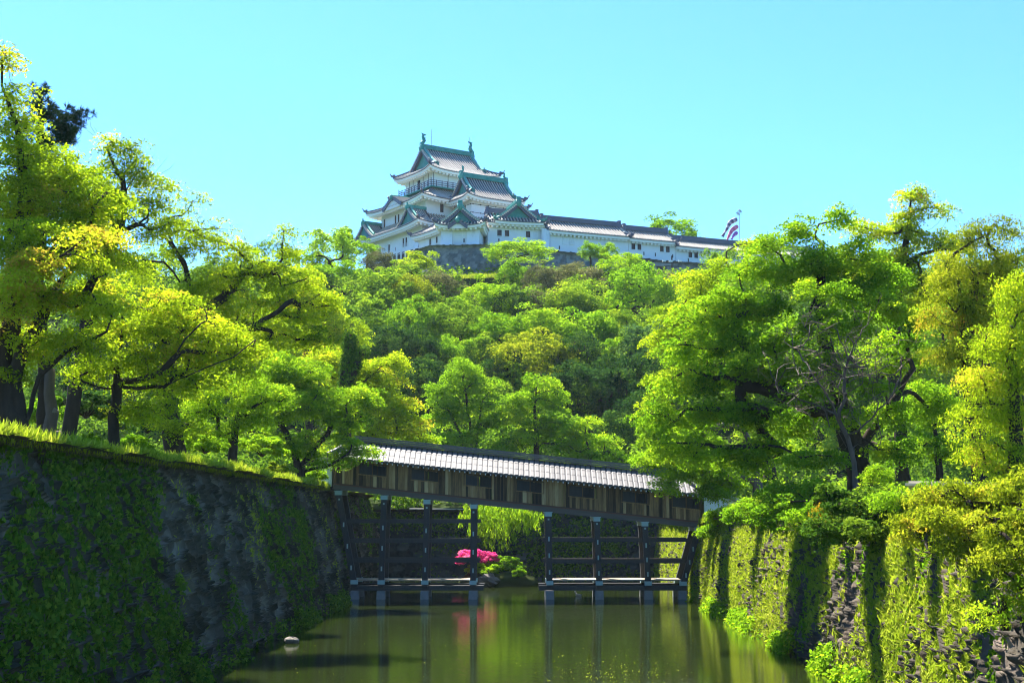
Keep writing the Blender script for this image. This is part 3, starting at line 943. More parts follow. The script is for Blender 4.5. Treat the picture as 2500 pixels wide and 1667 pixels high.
def arched_gable(parent, fr, face, s, w, zE, H, front, depth):
    """undulating (bell shaped) gable over the eave"""
    def q(ss, o, z): return fr(ss, front + o, z) if face == 'R' else fr(front + o, ss, z)
    xs = np.linspace(-1, 1, 25)
    bell = lambda x: zE + H * (.5 + .5 * np.cos(math.pi * x)) ** 0.9
    base = MB(); tiles = MB(); bm = MB(); tm = MB()
    base.grid([[q(s + w * x, -.2, bell(x) + .1) for x in xs], [q(s + w * x, depth, bell(x) + .25) for x in xs]], .4)
    root = base.build("arched_gable", M['tilegap_shade'], parent)
    ax = np.array(q(1, 0, 0)) - np.array(q(0, 0, 0))
    for x in np.linspace(-.95, .95, int(2 * w / .42)):
        pts = [np.array(q(s + w * x, o, bell(x) + .12 + .15 * max(o, 0) / depth)) for o in np.linspace(-.25, depth, 3)]
        ribs(tiles, pts, ax, .13, .15)
    tiles.build("tile_rolls", M['tile'], root)
    bm.grid([[q(s + w * x, -.22, bell(x) + .1) for x in xs], [q(s + w * x * .96, -.22, bell(x) - .55) for x in xs], [q(s + w * x * .96, .3, bell(x) - .55) for x in xs]], .5)
    bm.build("barge_board", M['ridge'], root)
    xs2 = np.linspace(-.8, .8, 15)
    tm.grid([[q(s + w * x, .0, zE - .55) for x in xs2], [q(s + w * x, .0, bell(x) - .5) for x in xs2]], .5)
    tm.build("gable", M['trim'], root)
    cm = MB(); cm.bar(q(s, -.3, zE + H + .25), q(s, depth, zE + H + .4), .45, .4, (0, 0, 1), .6)
    p = np.array(q(s, -.25, zE + H + .1)); cm.blob(p, (.4, .4, .5), 8, 6, 2, .2, tint=.6)
    cm.build("ridge", M['copper'], root)
    return root

A34 = math.atan2(.559, .829)
OK = P(1057, 444, 240.0)
# ---- main keep: three storeys
keep = empty("castle_keep", (OK[0], OK[1], 0), A34, "tallest white castle tower with three tiers of grey roofs and green ridge fish", "castle keep")
I = Fr(0, 0)
L3, W3 = 12.0, 10.0
d2, d1 = 3.3, 5.2
z1b, z1t, z2b, z2t, z3b, z3t = 49.5, 56.2, 57.2, 61.4, 63.2, 67.6
wall_box(keep, I, -d1, -d1, L3 + d1, W3 + d1, z1b, z1t, .25)
wall_box(keep, I, -d2, -d2, L3 + d2, W3 + d2, z2b, z2t)
wall_box(keep, I, 0, 0, L3, W3, z3b, z3t)
C0 = Fr(L3 / 2, W3 / 2)
o1, o2, o3 = 2.2, 2.2, 1.75
castle_roof(keep, C0, L3 / 2 + d1 + o1, W3 / 2 + d1 + o1, d1 + o1 - d2 + .0, 55.5, 2.6, ov=o1)
castle_roof(keep, C0, L3 / 2 + d2 + o2, W3 / 2 + d2 + o2, d2 + o2, 60.7, 3.0, ov=o2)
castle_roof(keep, C0, L3 / 2 + o3, W3 / 2 + o3, W3 / 2 + o3, 67.0, 5.3, g=.36, top=True, lift=.7, ov=o3, fish=1.75)
# dormer gables and the arched gable on the left face
xf1 = -d1 - o1 + .45
dormer(keep, I, 'L', -d1 - o1 + 4.1, 3.6, 55.75, 2.9, xf1, 3.6)
dormer(keep, I, 'L', W3 + d1 + o1 - 4.1, 3.6, 55.75, 2.9, xf1, 3.6)
arched_gable(keep, I, 'L', W3 / 2, 3.7, 60.75, 1.45, -d2 - o2 - .02, 4.0)
# top storey balcony
b = MB(); bo = 1.0
for (x0, y0, x1, y1) in ((-bo, -bo, L3 + bo, 0), (-bo, W3, L3 + bo, W3 + bo), (-bo, 0, 0, W3), (L3, 0, L3 + bo, W3)):
    b.box(x0, y0, 63.75, x1, y1, 63.95, .5)
bal = b.build("balcony", M['copper'], keep)
b = MB()
cs = [(-bo + .06, -bo + .06), (L3 + bo - .06, -bo + .06), (L3 + bo - .06, W3 + bo - .06), (-bo + .06, W3 + bo - .06)]
for (p, q) in zip(cs, cs[1:] + cs[:1]):
    p, q = np.array(p), np.array(q)
    for zr in (64.3, 64.65, 65.0): b.bar((*p, zr), (*q, zr), .08, .08, (0, 0, 1), .3)
    n = int(np.linalg.norm(q - p) / 1.15)
    for i in range(n + 1):
        c_ = p + (q - p) * i / n
        b.box(c_[0] - .05, c_[1] - .05, 63.95, c_[0] + .05, c_[1] + .05, 65.1 if 0 < i < n else 65.45, .3)
b.build("railing", M['ridge'], bal)
# windows: left face and right face
window(keep, I, 'L', 5.0, 65.1, 1.05, 2.1, 0, name="door")
window(keep, I, 'R', 6.3, 65.1, 1.1, 2.1, 0, name="door")
for s in (1.6, 3.5, 7.2, 8.6):
    b = MB(); b.box(-.035, s - .05, z3b + .7, .03, s + .05, z3t - .9, .5); b.build("wall_post", M['darkwood'], keep)
for s in (.15, 3.2, 9.4):
    b = MB(); b.box(s - .05, -.035, z3b + .7, s + .05, .03, z3t - .9, .5); b.build("wall_post", M['darkwood'], keep)
for s in (12.0, 6.6, 7.75): window(keep, I, 'L', s - (0 if s > 10 else 0), 58.9 + .0, .62, 1.6, -d2)
window(keep, I, 'L', 3.3, 59.7, 1.5, .45, -d2)
window(keep, I, 'R', -.1, 59.4, .75, 1.55, -d2)
for s in (-.3, .75): window(keep, I, 'L', s + .4, 53.2, .62, 1.7, -d1 - .1)
for s, bl in ((6.4, False), (7.5, True)): window(keep, I, 'L', s, 53.0, .62, 1.6, -d1 - .12, blank=bl)
loophole(keep, I, 'L', 4.0, 52.6, -d1 - .14)
window(keep, I, 'L', 14.2, 52.9, .5, 1.2, -d1 - .12)
stone_drop(keep, I, 'L', 12.2, 1.6, 50.2, 55.0, -d1, .8)
stone_drop(keep, I, 'L', -d1 + 1.1, 2.0, 51.0, 54.6, -d1, .9)
for s, zt_ in ((2.6, 76.2), (11.0, 76.0)):
    b = MB(); b.tube([(s, W3 / 2, 72.4), (s, W3 / 2, zt_)], .045, 5); b.build("lightning_rod", M['steel'], keep)
b = MB(); b.tube([(-4.9, 7.6, 61.8), (-4.9, 7.6, 62.6)], .05, 5, mi=0); b.blob((-4.9, 7.6, 62.8), (.3, .3, .3), 8, 6, 1, .05, mi=0)
b.build("floodlight", M['ridge'], keep)

# ---- small keep
sk = Fr(2.0, -10.0)
small = empty("castle_turret", (OK[0], OK[1], 0), A34, "smaller two-tier white turret with green ridge standing before the tall tower", "castle turret")
LS, WS = 8.5, 5.4
wall_box(small, sk, 0, 0, LS, WS, 52.0, 60.6)
Cs = Fr(*sk(LS / 2, WS / 2, 0)[:2])
castle_roof(small, Cs, LS / 2 + 1.9, WS / 2 + 1.7, WS / 2 + 1.7, 60.25, 4.3, g=.36, top=True, lift=.55, ov=1.7, fish=.95)
for zr in (59.2, 57.7):
    b = MB()
    b.box(sk(-.04, 0, 0)[0], sk(0, -.04, 0)[1], zr, sk(LS, 0, 0)[0], sk(0, -.0, 0)[1] - .001, zr + .07, .3)
    b.box(sk(-.04, 0, 0)[0], sk(0, 0.0, 0)[1], zr, sk(0, 0, 0)[0] - .001, sk(0, WS, 0)[1], zr + .07, .3)
    for i in range(6):
        p = sk(.25 + i * 1.6, -.06, 0); b.box(p[0] - .09, p[1] - .04, zr - .06, p[0] + .09, p[1] + .02, zr + .13, .2)
    for i in range(4):
        p = sk(-.06, .3 + i * 1.5, 0); b.box(p[0] - .04, p[1] - .09, zr - .06, p[0] + .02, p[1] + .09, zr + .13, .2)
    b.build("wall_rail", M['darkwood'], small)
window(small, sk, 'R', 3.7, 58.35, .95, 1.35, 0)
window(small, sk, 'L', 2.2, 58.5, .8, 1.5, 0)
# low skirt roof between the two towers and the front range
castle_roof(small, Cs, LS / 2 + 3.0, WS / 2 + 2.6, 2.6, 55.2, 1.75, ov=2.0, lift=.2, name="skirt_roof")
wall_box(small, Fr(*Cs(0, 0, 0)[:2]), -LS / 2 - 1.0, -WS / 2 - .8, LS / 2 + 1.0, WS / 2 + 3.0, 49.0, 55.0)

# link between the towers
linkb = empty("castle_link_building", (OK[0], OK[1], 0), A34, "white link range joining the tall tower and the small turret", "castle building")
wall_box(linkb, I, 3.0, -6.5, L3 + 3.5, -d1 + .1, 49.2, 56.4)
castle_roof(linkb, Fr(L3 / 2 + 2.5, -6.0), 6.5, 3.0, 3.0, 56.2, 1.5, ov=1.0, lift=.2, sides=(1, -1), ends=(1, -1))

# ---- front gate turret (curved gable, flared bays)
A_C = np.array((-8.1, 223.8))
gt = empty("castle_gatehouse", (A_C[0], A_C[1], 0), math.pi / 2 - .10, "low white gatehouse with big dark front gable and flared stone-drop bays", "castle gatehouse")
wall_box(gt, I, -3.8, -3.15, 4.2, 3.15, 48.8, 53.2)
castle_roof(gt, I, 5.3, 4.25, 4.25, 52.5, 3.1, g=.22, top=True, lift=.6, ov=1.1, gable_ends=(-1,), fish=0, go=.3)
class FrX(Fr): pass
gtf = Fr(0, 0, 0)
arched_gable(gt, gtf, 'L', .3, 1.7, 52.35, .85, -5.35, 1.6)
for s in (.55, -.75): window(gt, gtf, 'L', s, 51.3, .75, 1.1, -3.8, blank=True)
loophole(gt, gtf, 'L', -.55, 50.1, -3.8)
stone_drop(gt, gtf, 'L', 2.3, 1.9, 49.2, 52.0, -3.8, 1.0)
stone_drop(gt, gtf, 'L', -2.1, 2.1, 49.2, 52.0, -3.8, 1.0)
# flank running back to the keep
fl = empty("castle_flank_building", (A_C[0] - 3.4, A_C[1] - 1.5, 0), A34, "white side range stepping back from the gatehouse towards the tall tower", "castle building")
wall_box(fl, I, 0, 0, 4.5, 8.0, 48.8, 53.0)
castle_roof(fl, Fr(2.25, 4.0, math.pi / 2), 5.2, 3.4, 3.4, 52.5, 2.2, g=.999, lift=.25, ov=1.1)
for s in (2.0, 4.2): window(fl, I, 'L', s, 51.0, .6, 1.1, 0)
loophole(fl, I, 'L', 3.2, 50.0, 0)

# ---- front range C and its hipped cross roof
def range_building(name, start, ang, length, depth, zb_, ze, rise, label, wins, holes, hip=(False, False), ridge='ridge', over=.95):
    r = empty(name, (start[0], start[1], 0), ang, label, "castle corridor")
    wall_box(r, I, 0, 0, length, depth, zb_, ze + .3)
    b = MB(); b.box(-.03, -.06, zb_ - .02, length + .03, 0.02, zb_ + .22, .8); b.build("sill_band", M['plaster'], r)
    castle_roof(r, Fr(length / 2, depth / 2), length / 2 + (over if hip[1] else .25), depth / 2 + over, depth / 2 + over, ze, rise, g=.30 if not hip[1] else .5, top=True,
                lift=.06, ov=over, desc=False, ridge_mat=ridge, go=.55 if not hip[1] else .3, c=.8)
    for s, z, bl in wins: window(r, I, 'R', s, z, .78, 1.05, 0, blank=bl)
    for s, z in holes: loophole(r, I, 'R', s, z, 0)
    return r
aC = math.atan2(.252, .968)
cst = (-4.06, 223.5)
range_building("castle_corridor", cst, aC, 9.9, 6.0, 49.3, 53.85, 2.3, "white corridor range under the small turret with barred windows", 
               [(2.0, 52.2, False), (3.3, 52.2, False), (7.0, 52.2, False), (8.2, 52.2, True)], [(1.9, 50.9), (5.6, 50.9)])
# hipped cross roof standing over the corridor, its hip facing the moat
cr = empty("castle_cross_roof", (cst[0] + .968 * 5.2, cst[1] + .252 * 5.2, 0), aC + math.pi / 2, "dark hipped roof with green crest above the corridor below the small turret", "castle roof")
castle_roof(cr, Fr(3.2, 0), 4.6, 4.3, 4.3, 54.1, 3.3, g=.26, top=True, lift=.12, ov=.9, gable_ends=(-1,), desc=True, c=.85, hip_mat='copper')
aR = math.atan2(.395, .918)
R0 = np.array((5.7, 226.2)); ud = np.array((.918, .395))
range_building("castle_corridor", R0, aR, 15.9, 5.2, 49.2, 53.1, 2.35, "long white wall corridor with blank shuttered windows right of the gatehouse",
               [(3.7, 51.6, True), (5.0, 51.6, True), (11.0, 51.5, True), (12.2, 51.5, True)], [(2.6, 50.3), (13.6, 50.3)])
range_building("castle_corridor", R0 + ud * 16.0, aR, 9.3, 5.0, 49.1, 52.9, 2.1, "shorter white wall corridor with two pairs of dark windows behind the lamp mast",
               [(.9, 51.6, False), (2.1, 51.6, False), (6.6, 51.6, False), (7.8, 51.6, False)], [(3.0, 50.5), (5.3, 50.5), (8.8, 50.5)], hip=(0, 0))
range_building("castle_corridor", R0 + ud * 25.4, aR, 30.0, 4.6, 49.0, 52.2, 1.75, "lowest white wall corridor running behind the yellow trees",
               [(3.0, 51.0, False), (4.2, 51.0, False), (10.5, 51.0, False), (20, 51, False)], [(2.6, 50.0), (6.2, 50.0)])
# flared corner where the front range bends; its shade is a darker plaster tint
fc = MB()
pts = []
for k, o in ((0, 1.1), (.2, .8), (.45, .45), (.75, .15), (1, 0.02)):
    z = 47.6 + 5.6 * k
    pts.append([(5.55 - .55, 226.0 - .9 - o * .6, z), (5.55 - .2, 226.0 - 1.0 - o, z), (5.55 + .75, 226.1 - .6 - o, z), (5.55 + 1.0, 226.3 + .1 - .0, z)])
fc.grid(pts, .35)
o = fc.build("stone_drop_corner", M['plaster']); tag(o, "flared plaster corner with shade put into its tone, where the castle corridor wall bends", "castle corner")

# stone bases under the castle
path = [(-26, 243), (-19.5, 231.5), (-13.2, 219.2), (-4.6, 218.6), (5.9, 224.4), (10.5, 227.0), (61, 248.5)]
tops = [49.4, 49.4, 48.9, 48.9, 49.2, 49.15, 49.0]
cen = np.array((10, 260.0))
bot = []
for (x, y) in path:
    d = np.array((x, y)) - cen; d = d / np.linalg.norm(d)
    bot.append((x + d[0] * 1.6, y + d[1] * 2.4, 40.5))
stone_wall("castle_base_wall", bot, [(x, y, t) for (x, y), t in zip(path, tops)], M['stone_green'], .22, (.75, .55),
           "dark stone base wall carrying the white castle buildings", .22, 41, .25)
b = MB()
b.add([(x, y + .5, t - .05) for (x, y), t in zip(path, tops)] + [(61, 300, 49), (-26, 300, 49)], [tuple(range(len(path) + 2))])
o = b.build("castle_yard", M['soil']); o["kind"] = "structure"

# dark doorway with stone frame in the base wall
dp = P(1612, 668, 231.0)
dr = empty("stone_doorway", dp, aR, "dark stone-framed doorway in the castle base wall", "doorway")
b = MB()
b.box(-1.5, -.5, -1.9, -1.0, .6, 1.2, .8); b.box(1.0, -.5, -1.9, 1.5, .6, 1.2, .8); b.box(-1.9, -.55, 1.2, 1.9, .6, 1.75, .9)
b.build("frame", M['stone_green'], dr)
b = MB(); b.box(-1.0, .1, -1.9, 1.0, .5, 1.2, .3); b.build("door", M['dark'], dr)
# lamp mast in front of it
mp = P(1641, 690, 226.0)
ms = empty("lamp_mast", mp, 0, "dark lamp mast with white floodlights before the stone doorway", "lamp mast")
b = MB(); b.tube([(0, 0, -3), (0, 0, 4.6)], .13, 6); b.build("pole", M['darkwood'], ms)
b = MB(); b.bar((-1.5, 0, 3.5), (1.6, 0, 3.35), .12, .12); b.bar((-1.3, 0, 2.9), (1.2, 0, 2.75), .1, .1); b.build("crossarm", M['darkwood'], ms)
for x, z in ((-1.3, 3.7), (-.2, 3.65), (1.4, 3.7), (.6, 1.6)):
    b = MB(); b.box(x - .3, -.2, z - .13, x + .3, .2, z + .17); b.build("lamp", M['whitepaint'], ms)

# railing with white posts by the foot of the keep
fp0, fp1 = P(958, 628, 229.0), P(1022, 612, 224.5)
fe = empty("yard_fence", fp0, 0, "low dark fence with white posts at the foot of the tall tower", "fence")
d = fp1 - fp0
b = MB()
for i in range(7):
    q = d * i / 6
    b.box(q[0] - .14, q[1] - .1, q[2] - .7, q[0] + .14, q[1] + .1, q[2] + .55)
b.build("post", M['whitepaint'], fe)
b = MB(); b.bar((0, .12, .4), d + (0, .12, .4), .1, .16); b.bar((0, .14, -.2), d + (0, .14, -.2), .08, .8); b.build("panel", M['darkwood'], fe)

# carp streamers on their pole
pp = P(1806, 585, 246.0)
po = empty("streamer_pole", pp, 0, "thin tall pole with a pinwheel top behind the castle corridor", "flagpole")
hgt = P(1803, 519, 246.0)[2] - pp[2]
b = MB(); b.tube([(0, 0, -5), (0, 0, hgt)], [.07, .05], 6); b.build("pole", M['steel'], po)
b = MB()
for i in range(8):
    a_ = i * math.pi / 4
    b.tri((0, 0, hgt), (.65 * math.cos(a_), 0, hgt + .5 * math.sin(a_)), (.45 * math.cos(a_ + .5), .05, hgt + .6 * math.sin(a_ + .5)), .5)
b.blob((0, 0, hgt + .45), (.16, .16, .16), 8, 6, 1, .05)
b.build("pinwheel", M['steel'], po)
def carp(pts, r, m_, label):
    w = [P(x, y, 246.0) for x, y in pts]
    n = 14
    t = np.linspace(0, 1, len(w)); tt = np.linspace(0, 1, n)
    C_ = np.stack([np.interp(tt, t, [q[k] for q in w]) for k in range(3)], -1)
    C_ = np.vstack([C_[:1], (C_[:-2] + 2 * C_[1:-1] + C_[2:]) / 4, C_[-1:]])
    rad = r * np.array([.75, .95, 1, 1, .95, .9, .82, .75, .68, .6, .5, .42, .5, .75])
    b = MB()
    n0 = len(b.v)
    b.tube(C_ - C_[0], rad, 8, cap=False)
    b.t = [((i // 8) % 3) * .35 + .15 for i in range(len(b.v))]
    o = b.build("carp_streamer", m_); o.location = C_[0]
    tag(o, label, "carp streamer", "carp streamers on the pole")
carp([(1799, 535), (1782, 543), (1776, 557), (1764, 577)], .45, mat("black carp cloth", [(0, (.05, .04, .09)), (.45, (.16, .14, .24)), (.7, (.45, .42, .50)), (1, (.55, .52, .58))], .8), "black and white carp streamer, topmost on the pole")
carp([(1801, 552), (1787, 562), (1780, 575), (1772, 594)], .42, mat("red carp cloth", [(0, (.55, .08, .20)), (.5, (.65, .16, .30)), (1, (.72, .34, .45))], .8), "pink red carp streamer below the black one")
carp([(1800, 567), (1792, 574), (1786, 584)], .36, mat("purple carp cloth", [(0, (.18, .05, .35)), (.5, (.3, .1, .5)), (1, (.6, .4, .7))], .8), "small purple carp streamer, lowest on the pole")
# ------------------------------------------------------------------ foliage
def unit(v):
    return v / (np.linalg.norm(v, axis=-1, keepdims=True) + 1e-9)

def leaf_mesh(name, C, N, L, ratio, tint, mats, T=None, rg=None, fold=0.12):
    """one small folded four-cornered leaf per row of C"""
    rg = rg or np.random.default_rng(1)
    n = len(C)
    if T is None: T = rg.normal(size=(n, 3))
    T = unit(T - N * np.sum(T * N, 1)[:, None])
    B = np.cross(N, T)
    L = np.broadcast_to(np.asarray(L, float), (n,))[:, None]
    W = L * (ratio if np.ndim(ratio) == 0 else ratio[:, None])
    V = np.empty((n, 4, 3), np.float32)
    V[:, 0] = C - T * L * .5
    V[:, 1] = C + B * W * .5 + N * W * fold
    V[:, 2] = C + T * L * .5
    V[:, 3] = C - B * W * .5 + N * W * fold
    me = bpy.data.meshes.new(name)
    me.vertices.add(n * 4)
    me.vertices.foreach_set("co", V.reshape(-1))
    me.loops.add(n * 4)
    me.loops.foreach_set("vertex_index", np.arange(n * 4, dtype=np.int32))
    me.polygons.add(n)
    me.polygons.foreach_set("loop_start", np.arange(n, dtype=np.int32) * 4)
    for m in mats: me.materials.append(m)
    at = me.attributes.new("tint", 'FLOAT', 'POINT')
    at.data.foreach_set("value", np.repeat(np.clip(tint, 0, 1).astype(np.float32), 4))
    me.update(calc_edges=True)
    return me

def obj_from(name, me, parent=None):
    o = bpy.data.objects.new(name, me)
    if parent: o.parent = parent
    return link(o)

class Skel:
    """branch skeleton: nodes with parents, radii from the number of tips each carries"""
    def __init__(self, rg):
        self.p, self.par, self.fixed = [], [], {}
        self.rg = rg
    def add(self, p, par):
        self.p.append(np.asarray(p, float)); self.par.append(par)
        return len(self.p) - 1
    def line(self, pts, par=-1, step=.6, jit=.06, rad=None):
        pts = [np.asarray(p, float) for p in pts]
        if par >= 0: pts = [self.p[par]] + pts
        idx = par
        if par < 0: idx = self.add(pts[0], -1)
        for a, b in zip(pts[:-1], pts[1:]):
            d = np.linalg.norm(b - a); k = max(1, int(d / step))
            for i in range(1, k + 1):
                q = a + (b - a) * i / k
                if i < k: q = q + self.rg.normal(size=3) * jit * min(1, d)
                idx = self.add(q, idx)
        return idx
    def nearest(self, c, bias=.25):
        A = np.array(self.p)
        d = np.linalg.norm(A - c, axis=1)
        below = np.clip(A[:, 2] - c[2], 0, None)          # dislike growing downwards
        return int(np.argmin(d + below * .8))
    def grow(self, c, jit=.05, step=.7):
        i = self.nearest(c)
        a = self.p[i]
        pr = self.par[i]
        dirn = unit(a - self.p[pr]) if pr >= 0 else np.array((0, 0, 1.0))
        d = np.linalg.norm(c - a)
        if d < .05: return i
        m = a + dirn * d * .35 + np.array((0, 0, .10 * d)) + (c - a) * .15
        k = max(2, int(d / step))
        idx = i
        for j in range(1, k + 1):
            t = j / k
            q = (1 - t) ** 2 * a + 2 * t * (1 - t) * m + t * t * c
            if j < k: q = q + self.rg.normal(size=3) * jit * d / k * 2
            idx = self.add(q, idx)
        return idx
    def mesh(self, tip, base_r, sides=(8, 4), minr=0.0):
        n = len(self.p)
        cnt = np.zeros(n); kids = [[] for _ in range(n)]
        for i in range(n - 1, -1, -1):
            if not kids[i]: cnt[i] = 1
            if self.par[i] >= 0:
                cnt[self.par[i]] += cnt[i]; kids[self.par[i]].append(i)
        tot = max(cnt[0], 2)
        ex = math.log(base_r / tip) / math.log(tot)
        r = tip * cnt ** ex
        if 0 in self.fixed: pass
        b = MB()
        start = [(0, None)]
        stack = [(-1, 0)]
        while stack:
            pa, i = stack.pop()
            ch = [] if pa < 0 else [pa]
            rr = [] if pa < 0 else [min(r[pa], r[i] * 1.15)]
            cur = i
            while True:
                ch.append(cur); rr.append(r[cur])
                if not kids[cur]: break
                ks = sorted(kids[cur], key=lambda q: -cnt[q])
                for q in ks[1:]: stack.append((cur, q))
                cur = ks[0]
            if len(ch) < 2 or max(rr) < minr: continue
            pts = [self.p[q] for q in ch]
            rr[-1] *= .6
            if pa < 0:                      # root flare
                for q in range(min(3, len(rr))): rr[q] *= (1.45, 1.18, 1.05)[q]
            b.tube(pts, rr, sides[0] if max(rr) > .09 else sides[1], .5, cap=False)
        return b

def sprays(centres, rg, n_spray, spread, r_spray, n_leaf, flat, tint0, thick=.10, up=1.0):
    """horizontal leaf sprays around clump centres -> leaf positions, normals, tints, and spray centres"""
    K = len(centres)
    off = rg.normal(size=(K, n_spray, 3)); off = unit(off) * rg.uniform(.35, 1, (K, n_spray, 1)) ** .6
    off[..., 2] *= flat
    S = centres[:, None] + off * spread[:, None, None]
    St = np.repeat(tint0[:, None], n_spray, 1) + rg.normal(size=(K, n_spray)) * .09
    S2 = S.reshape(-1, 3); St = St.reshape(-1)
    out = off.reshape(-1, 3) * np.array((1, 1, .2))
    dn = unit(np.array((0, 0, up)) + .55 * unit(out) * rg.uniform(.1, 1, (len(S2), 1)) + rg.normal(size=(len(S2), 3)) * .18)
    M_ = len(S2)
    a = unit(np.cross(dn, rg.normal(size=(M_, 3)))); bb = np.cross(dn, a)
    rr = r_spray * rg.uniform(.65, 1.25, (M_, 1)) * np.sqrt(rg.uniform(0, 1, (M_, n_leaf)))
    ph = rg.uniform(0, 2 * math.pi, (M_, n_leaf))
    lift = rg.normal(size=(M_, n_leaf)) * thick * r_spray - .35 * rr ** 2 / max(r_spray, .01)
    Pn = S2[:, None] + (rr * np.cos(ph))[..., None] * a[:, None] + (rr * np.sin(ph))[..., None] * bb[:, None] + lift[..., None] * dn[:, None]
    Nn = unit(dn[:, None] * .9 + rg.normal(size=(M_, n_leaf, 3)) * .62)
    tt = St[:, None] + rg.normal(size=(M_, n_leaf)) * .10
    return Pn.reshape(-1, 3), Nn.reshape(-1, 3), tt.reshape(-1), S

def fill_lobes(lobes, Y, rg, cs):
    """clump centres spread through the crown's lobes; lobes are (px, py, rx, ry, dY, tint) in photo pixels at depth Y"""
    pts, tints, off = [], [], []
    for lb in lobes:
        px, py, rx, ry = lb[:4]
        dY = lb[4] if len(lb) > 4 else 0.0
        tn = lb[5] if len(lb) > 5 else 0.0
        c = P(px, py, Y + dY); k = (Y + dY) / F_PX
        R = np.array((rx * k, .85 * rx * k, ry * k))
        R = np.maximum(R - np.array((.38, .2, .34)) * cs, R * .45)
        n = int(90 * max(1, R[0] * R[1] * R[2] / cs ** 3))
        cand = unit(rg.normal(size=(n, 3))) * rg.uniform(.25, 1, (n, 1)) ** .45 * R * .92 + c
        m = 0
        cap = max(3, int(10.5 * R[0] * R[2] / cs ** 2))
        for q in cand:
            if pts and np.min(np.linalg.norm((np.array(pts) - q) * np.array((1, 1, 1.5)), axis=1)) < cs * .60: continue
            pts.append(q); tints.append(.47 + tn + rg.normal() * .17); m += 1
            if m >= cap: break
    return np.array(pts), np.array(tints)

LEAFN = 0
def tree(name, label, base, trunks, lobes, Y, leaf, bark='bark', seed=1, cs=1.5, size=.16, ratio=.62, n_spray=8, n_leaf=70, r_spray=.6,
         flat=.5, base_r=0.26, tip=.008, group=None, cat="tree", limbs=(), drop=0.0, bare=()):
    """base/trunks/limbs/bare: photo pixels (+ optional depth offset).  crown leaves are one child, trunk with its limbs another"""
    global LEAFN
    rg = np.random.default_rng(seed)
    W = lambda q: P(q[0], q[1], Y + (q[2] if len(q) > 2 else 0))
    b0 = W(base)
    cs *= .86; n_leaf = int(n_leaf * 1.1); r_spray *= 1.15; size *= .76
    root = empty(name, b0, 0, label, cat, group)
    sk = Skel(rg)
    sk.add(b0 - (0, 0, .6), -1)
    for tr in trunks:
        sk.line([b0] + [W(q) for q in tr], par=0, jit=.05)
    for lm in limbs:
        w = [P(q[0], q[1], Y + (q[2] if len(q) > 2 else -min(1.6, .5 * j))) for j, q in enumerate(lm)]
        i = sk.nearest(w[0])
        sk.line(w, par=i, jit=.07, step=.5)
    C, T0 = fill_lobes(lobes, Y, rg, cs)
    main = np.array(sk.p)
    order = np.argsort([np.min(np.linalg.norm(main - c, axis=1)) for c in C])
    C, T0 = C[order], T0[order]
    ends = [sk.grow(c) for c in C]
    spread = cs * rg.uniform(.5, .9, len(C))
    Pn, Nn, tt, S = sprays(C, rg, n_spray, spread, r_spray, n_leaf, flat, T0)
    for e, ss in zip(ends, S):
        for s in ss:
            a = sk.p[e]
            m = (a + s) / 2 + rg.normal(size=3) * .07 * np.linalg.norm(s - a)
            sk.add(s, sk.add(m, e))
    for lm in bare:
        w = [W(q) for q in lm]
        sk.line(w, par=sk.nearest(w[0]), jit=.06, step=.4)
    sk.p = [q - b0 for q in sk.p]
    sk.mesh(tip, base_r).build("trunk", M[bark], root, smooth=True)
    L = size * rg.uniform(.7, 1.3, len(Pn))
    T = None
    if drop:
        T = np.array((0, 0, -drop)) + rg.normal(size=Pn.shape) * .6
        Nn = unit(Nn + rg.normal(size=Nn.shape) * .5)
    me = leaf_mesh("crown", Pn - b0, Nn, L, ratio, tt, [M[leaf]], T, rg)
    obj_from("crown", me, root)
    LEAFN += len(Pn)
    return root

# ------------------------------------------------------------------ left bank
tree("maple_tree", "huge old tree with several trunks rooted on the wall top beside the fallen log", (55, 1085),
     [[(20, 1000), (5, 850), (40, 700), (60, 500), (50, 350), (20, 250), (5, 160)], [(75, 1000), (95, 920), (160, 860), (260, 810)], [(40, 900), (120, 720), (240, 580), (330, 520)]],
     [(5, 140, 45, 45, 0, .2), (30, 235, 45, 45), (30, 330, 80, 80), (120, 420, 130, 90), (40, 480, 120, 100), (210, 500, 120, 90), (90, 600, 150, 90, -2), (230, 600, 110, 70, -2, .12),
      (50, 720, 130, 80, -2), (190, 720, 110, 70), (60, 830, 120, 70), (210, 830, 90, 60), (20, 920, 60, 40), (200, 570, 60, 40, -4, .38), (110, 640, 70, 40, -4, .38), (220, 640, 50, 40, -4, .36), (60, 690, 60, 40, -4, .3), (250, 740, 60, 40, -3, .05)],
     50, 'lf_yellow', seed=3, cs=1.25, base_r=0.56, n_leaf=76, bare=[[(40, 230), (20, 160), (8, 100)], [(10, 170), (25, 130), (40, 110)]])
tree("maple_tree", "tall yellow tree with bare twigs sticking out of its top next to the pine", (170, 1100),
     [[(180, 980), (200, 850), (230, 720), (270, 600), (300, 520), (300, 440), (260, 360), (230, 310)]],
     [(290, 360, 70, 45), (330, 420, 80, 60), (250, 440, 80, 70), (380, 470, 50, 60), (310, 520, 110, 60), (390, 550, 60, 50), (200, 540, 80, 60), (300, 640, 70, 45)],
     62, 'lf_yellow', seed=8, cs=1.45, base_r=0.34,
     limbs=[[(300, 520), (340, 460), (380, 420), (408, 385)], [(300, 480), (330, 430), (350, 390), (362, 372)], [(310, 560), (360, 530), (410, 490), (420, 455)]],
     bare=[[(235, 330), (222, 310), (220, 296)], [(240, 350), (228, 330), (212, 318)], [(362, 400), (370, 385), (378, 378)], [(400, 420), (415, 412), (424, 400)], [(395, 510), (412, 500), (422, 488)], [(300, 370), (292, 355), (290, 345)]])
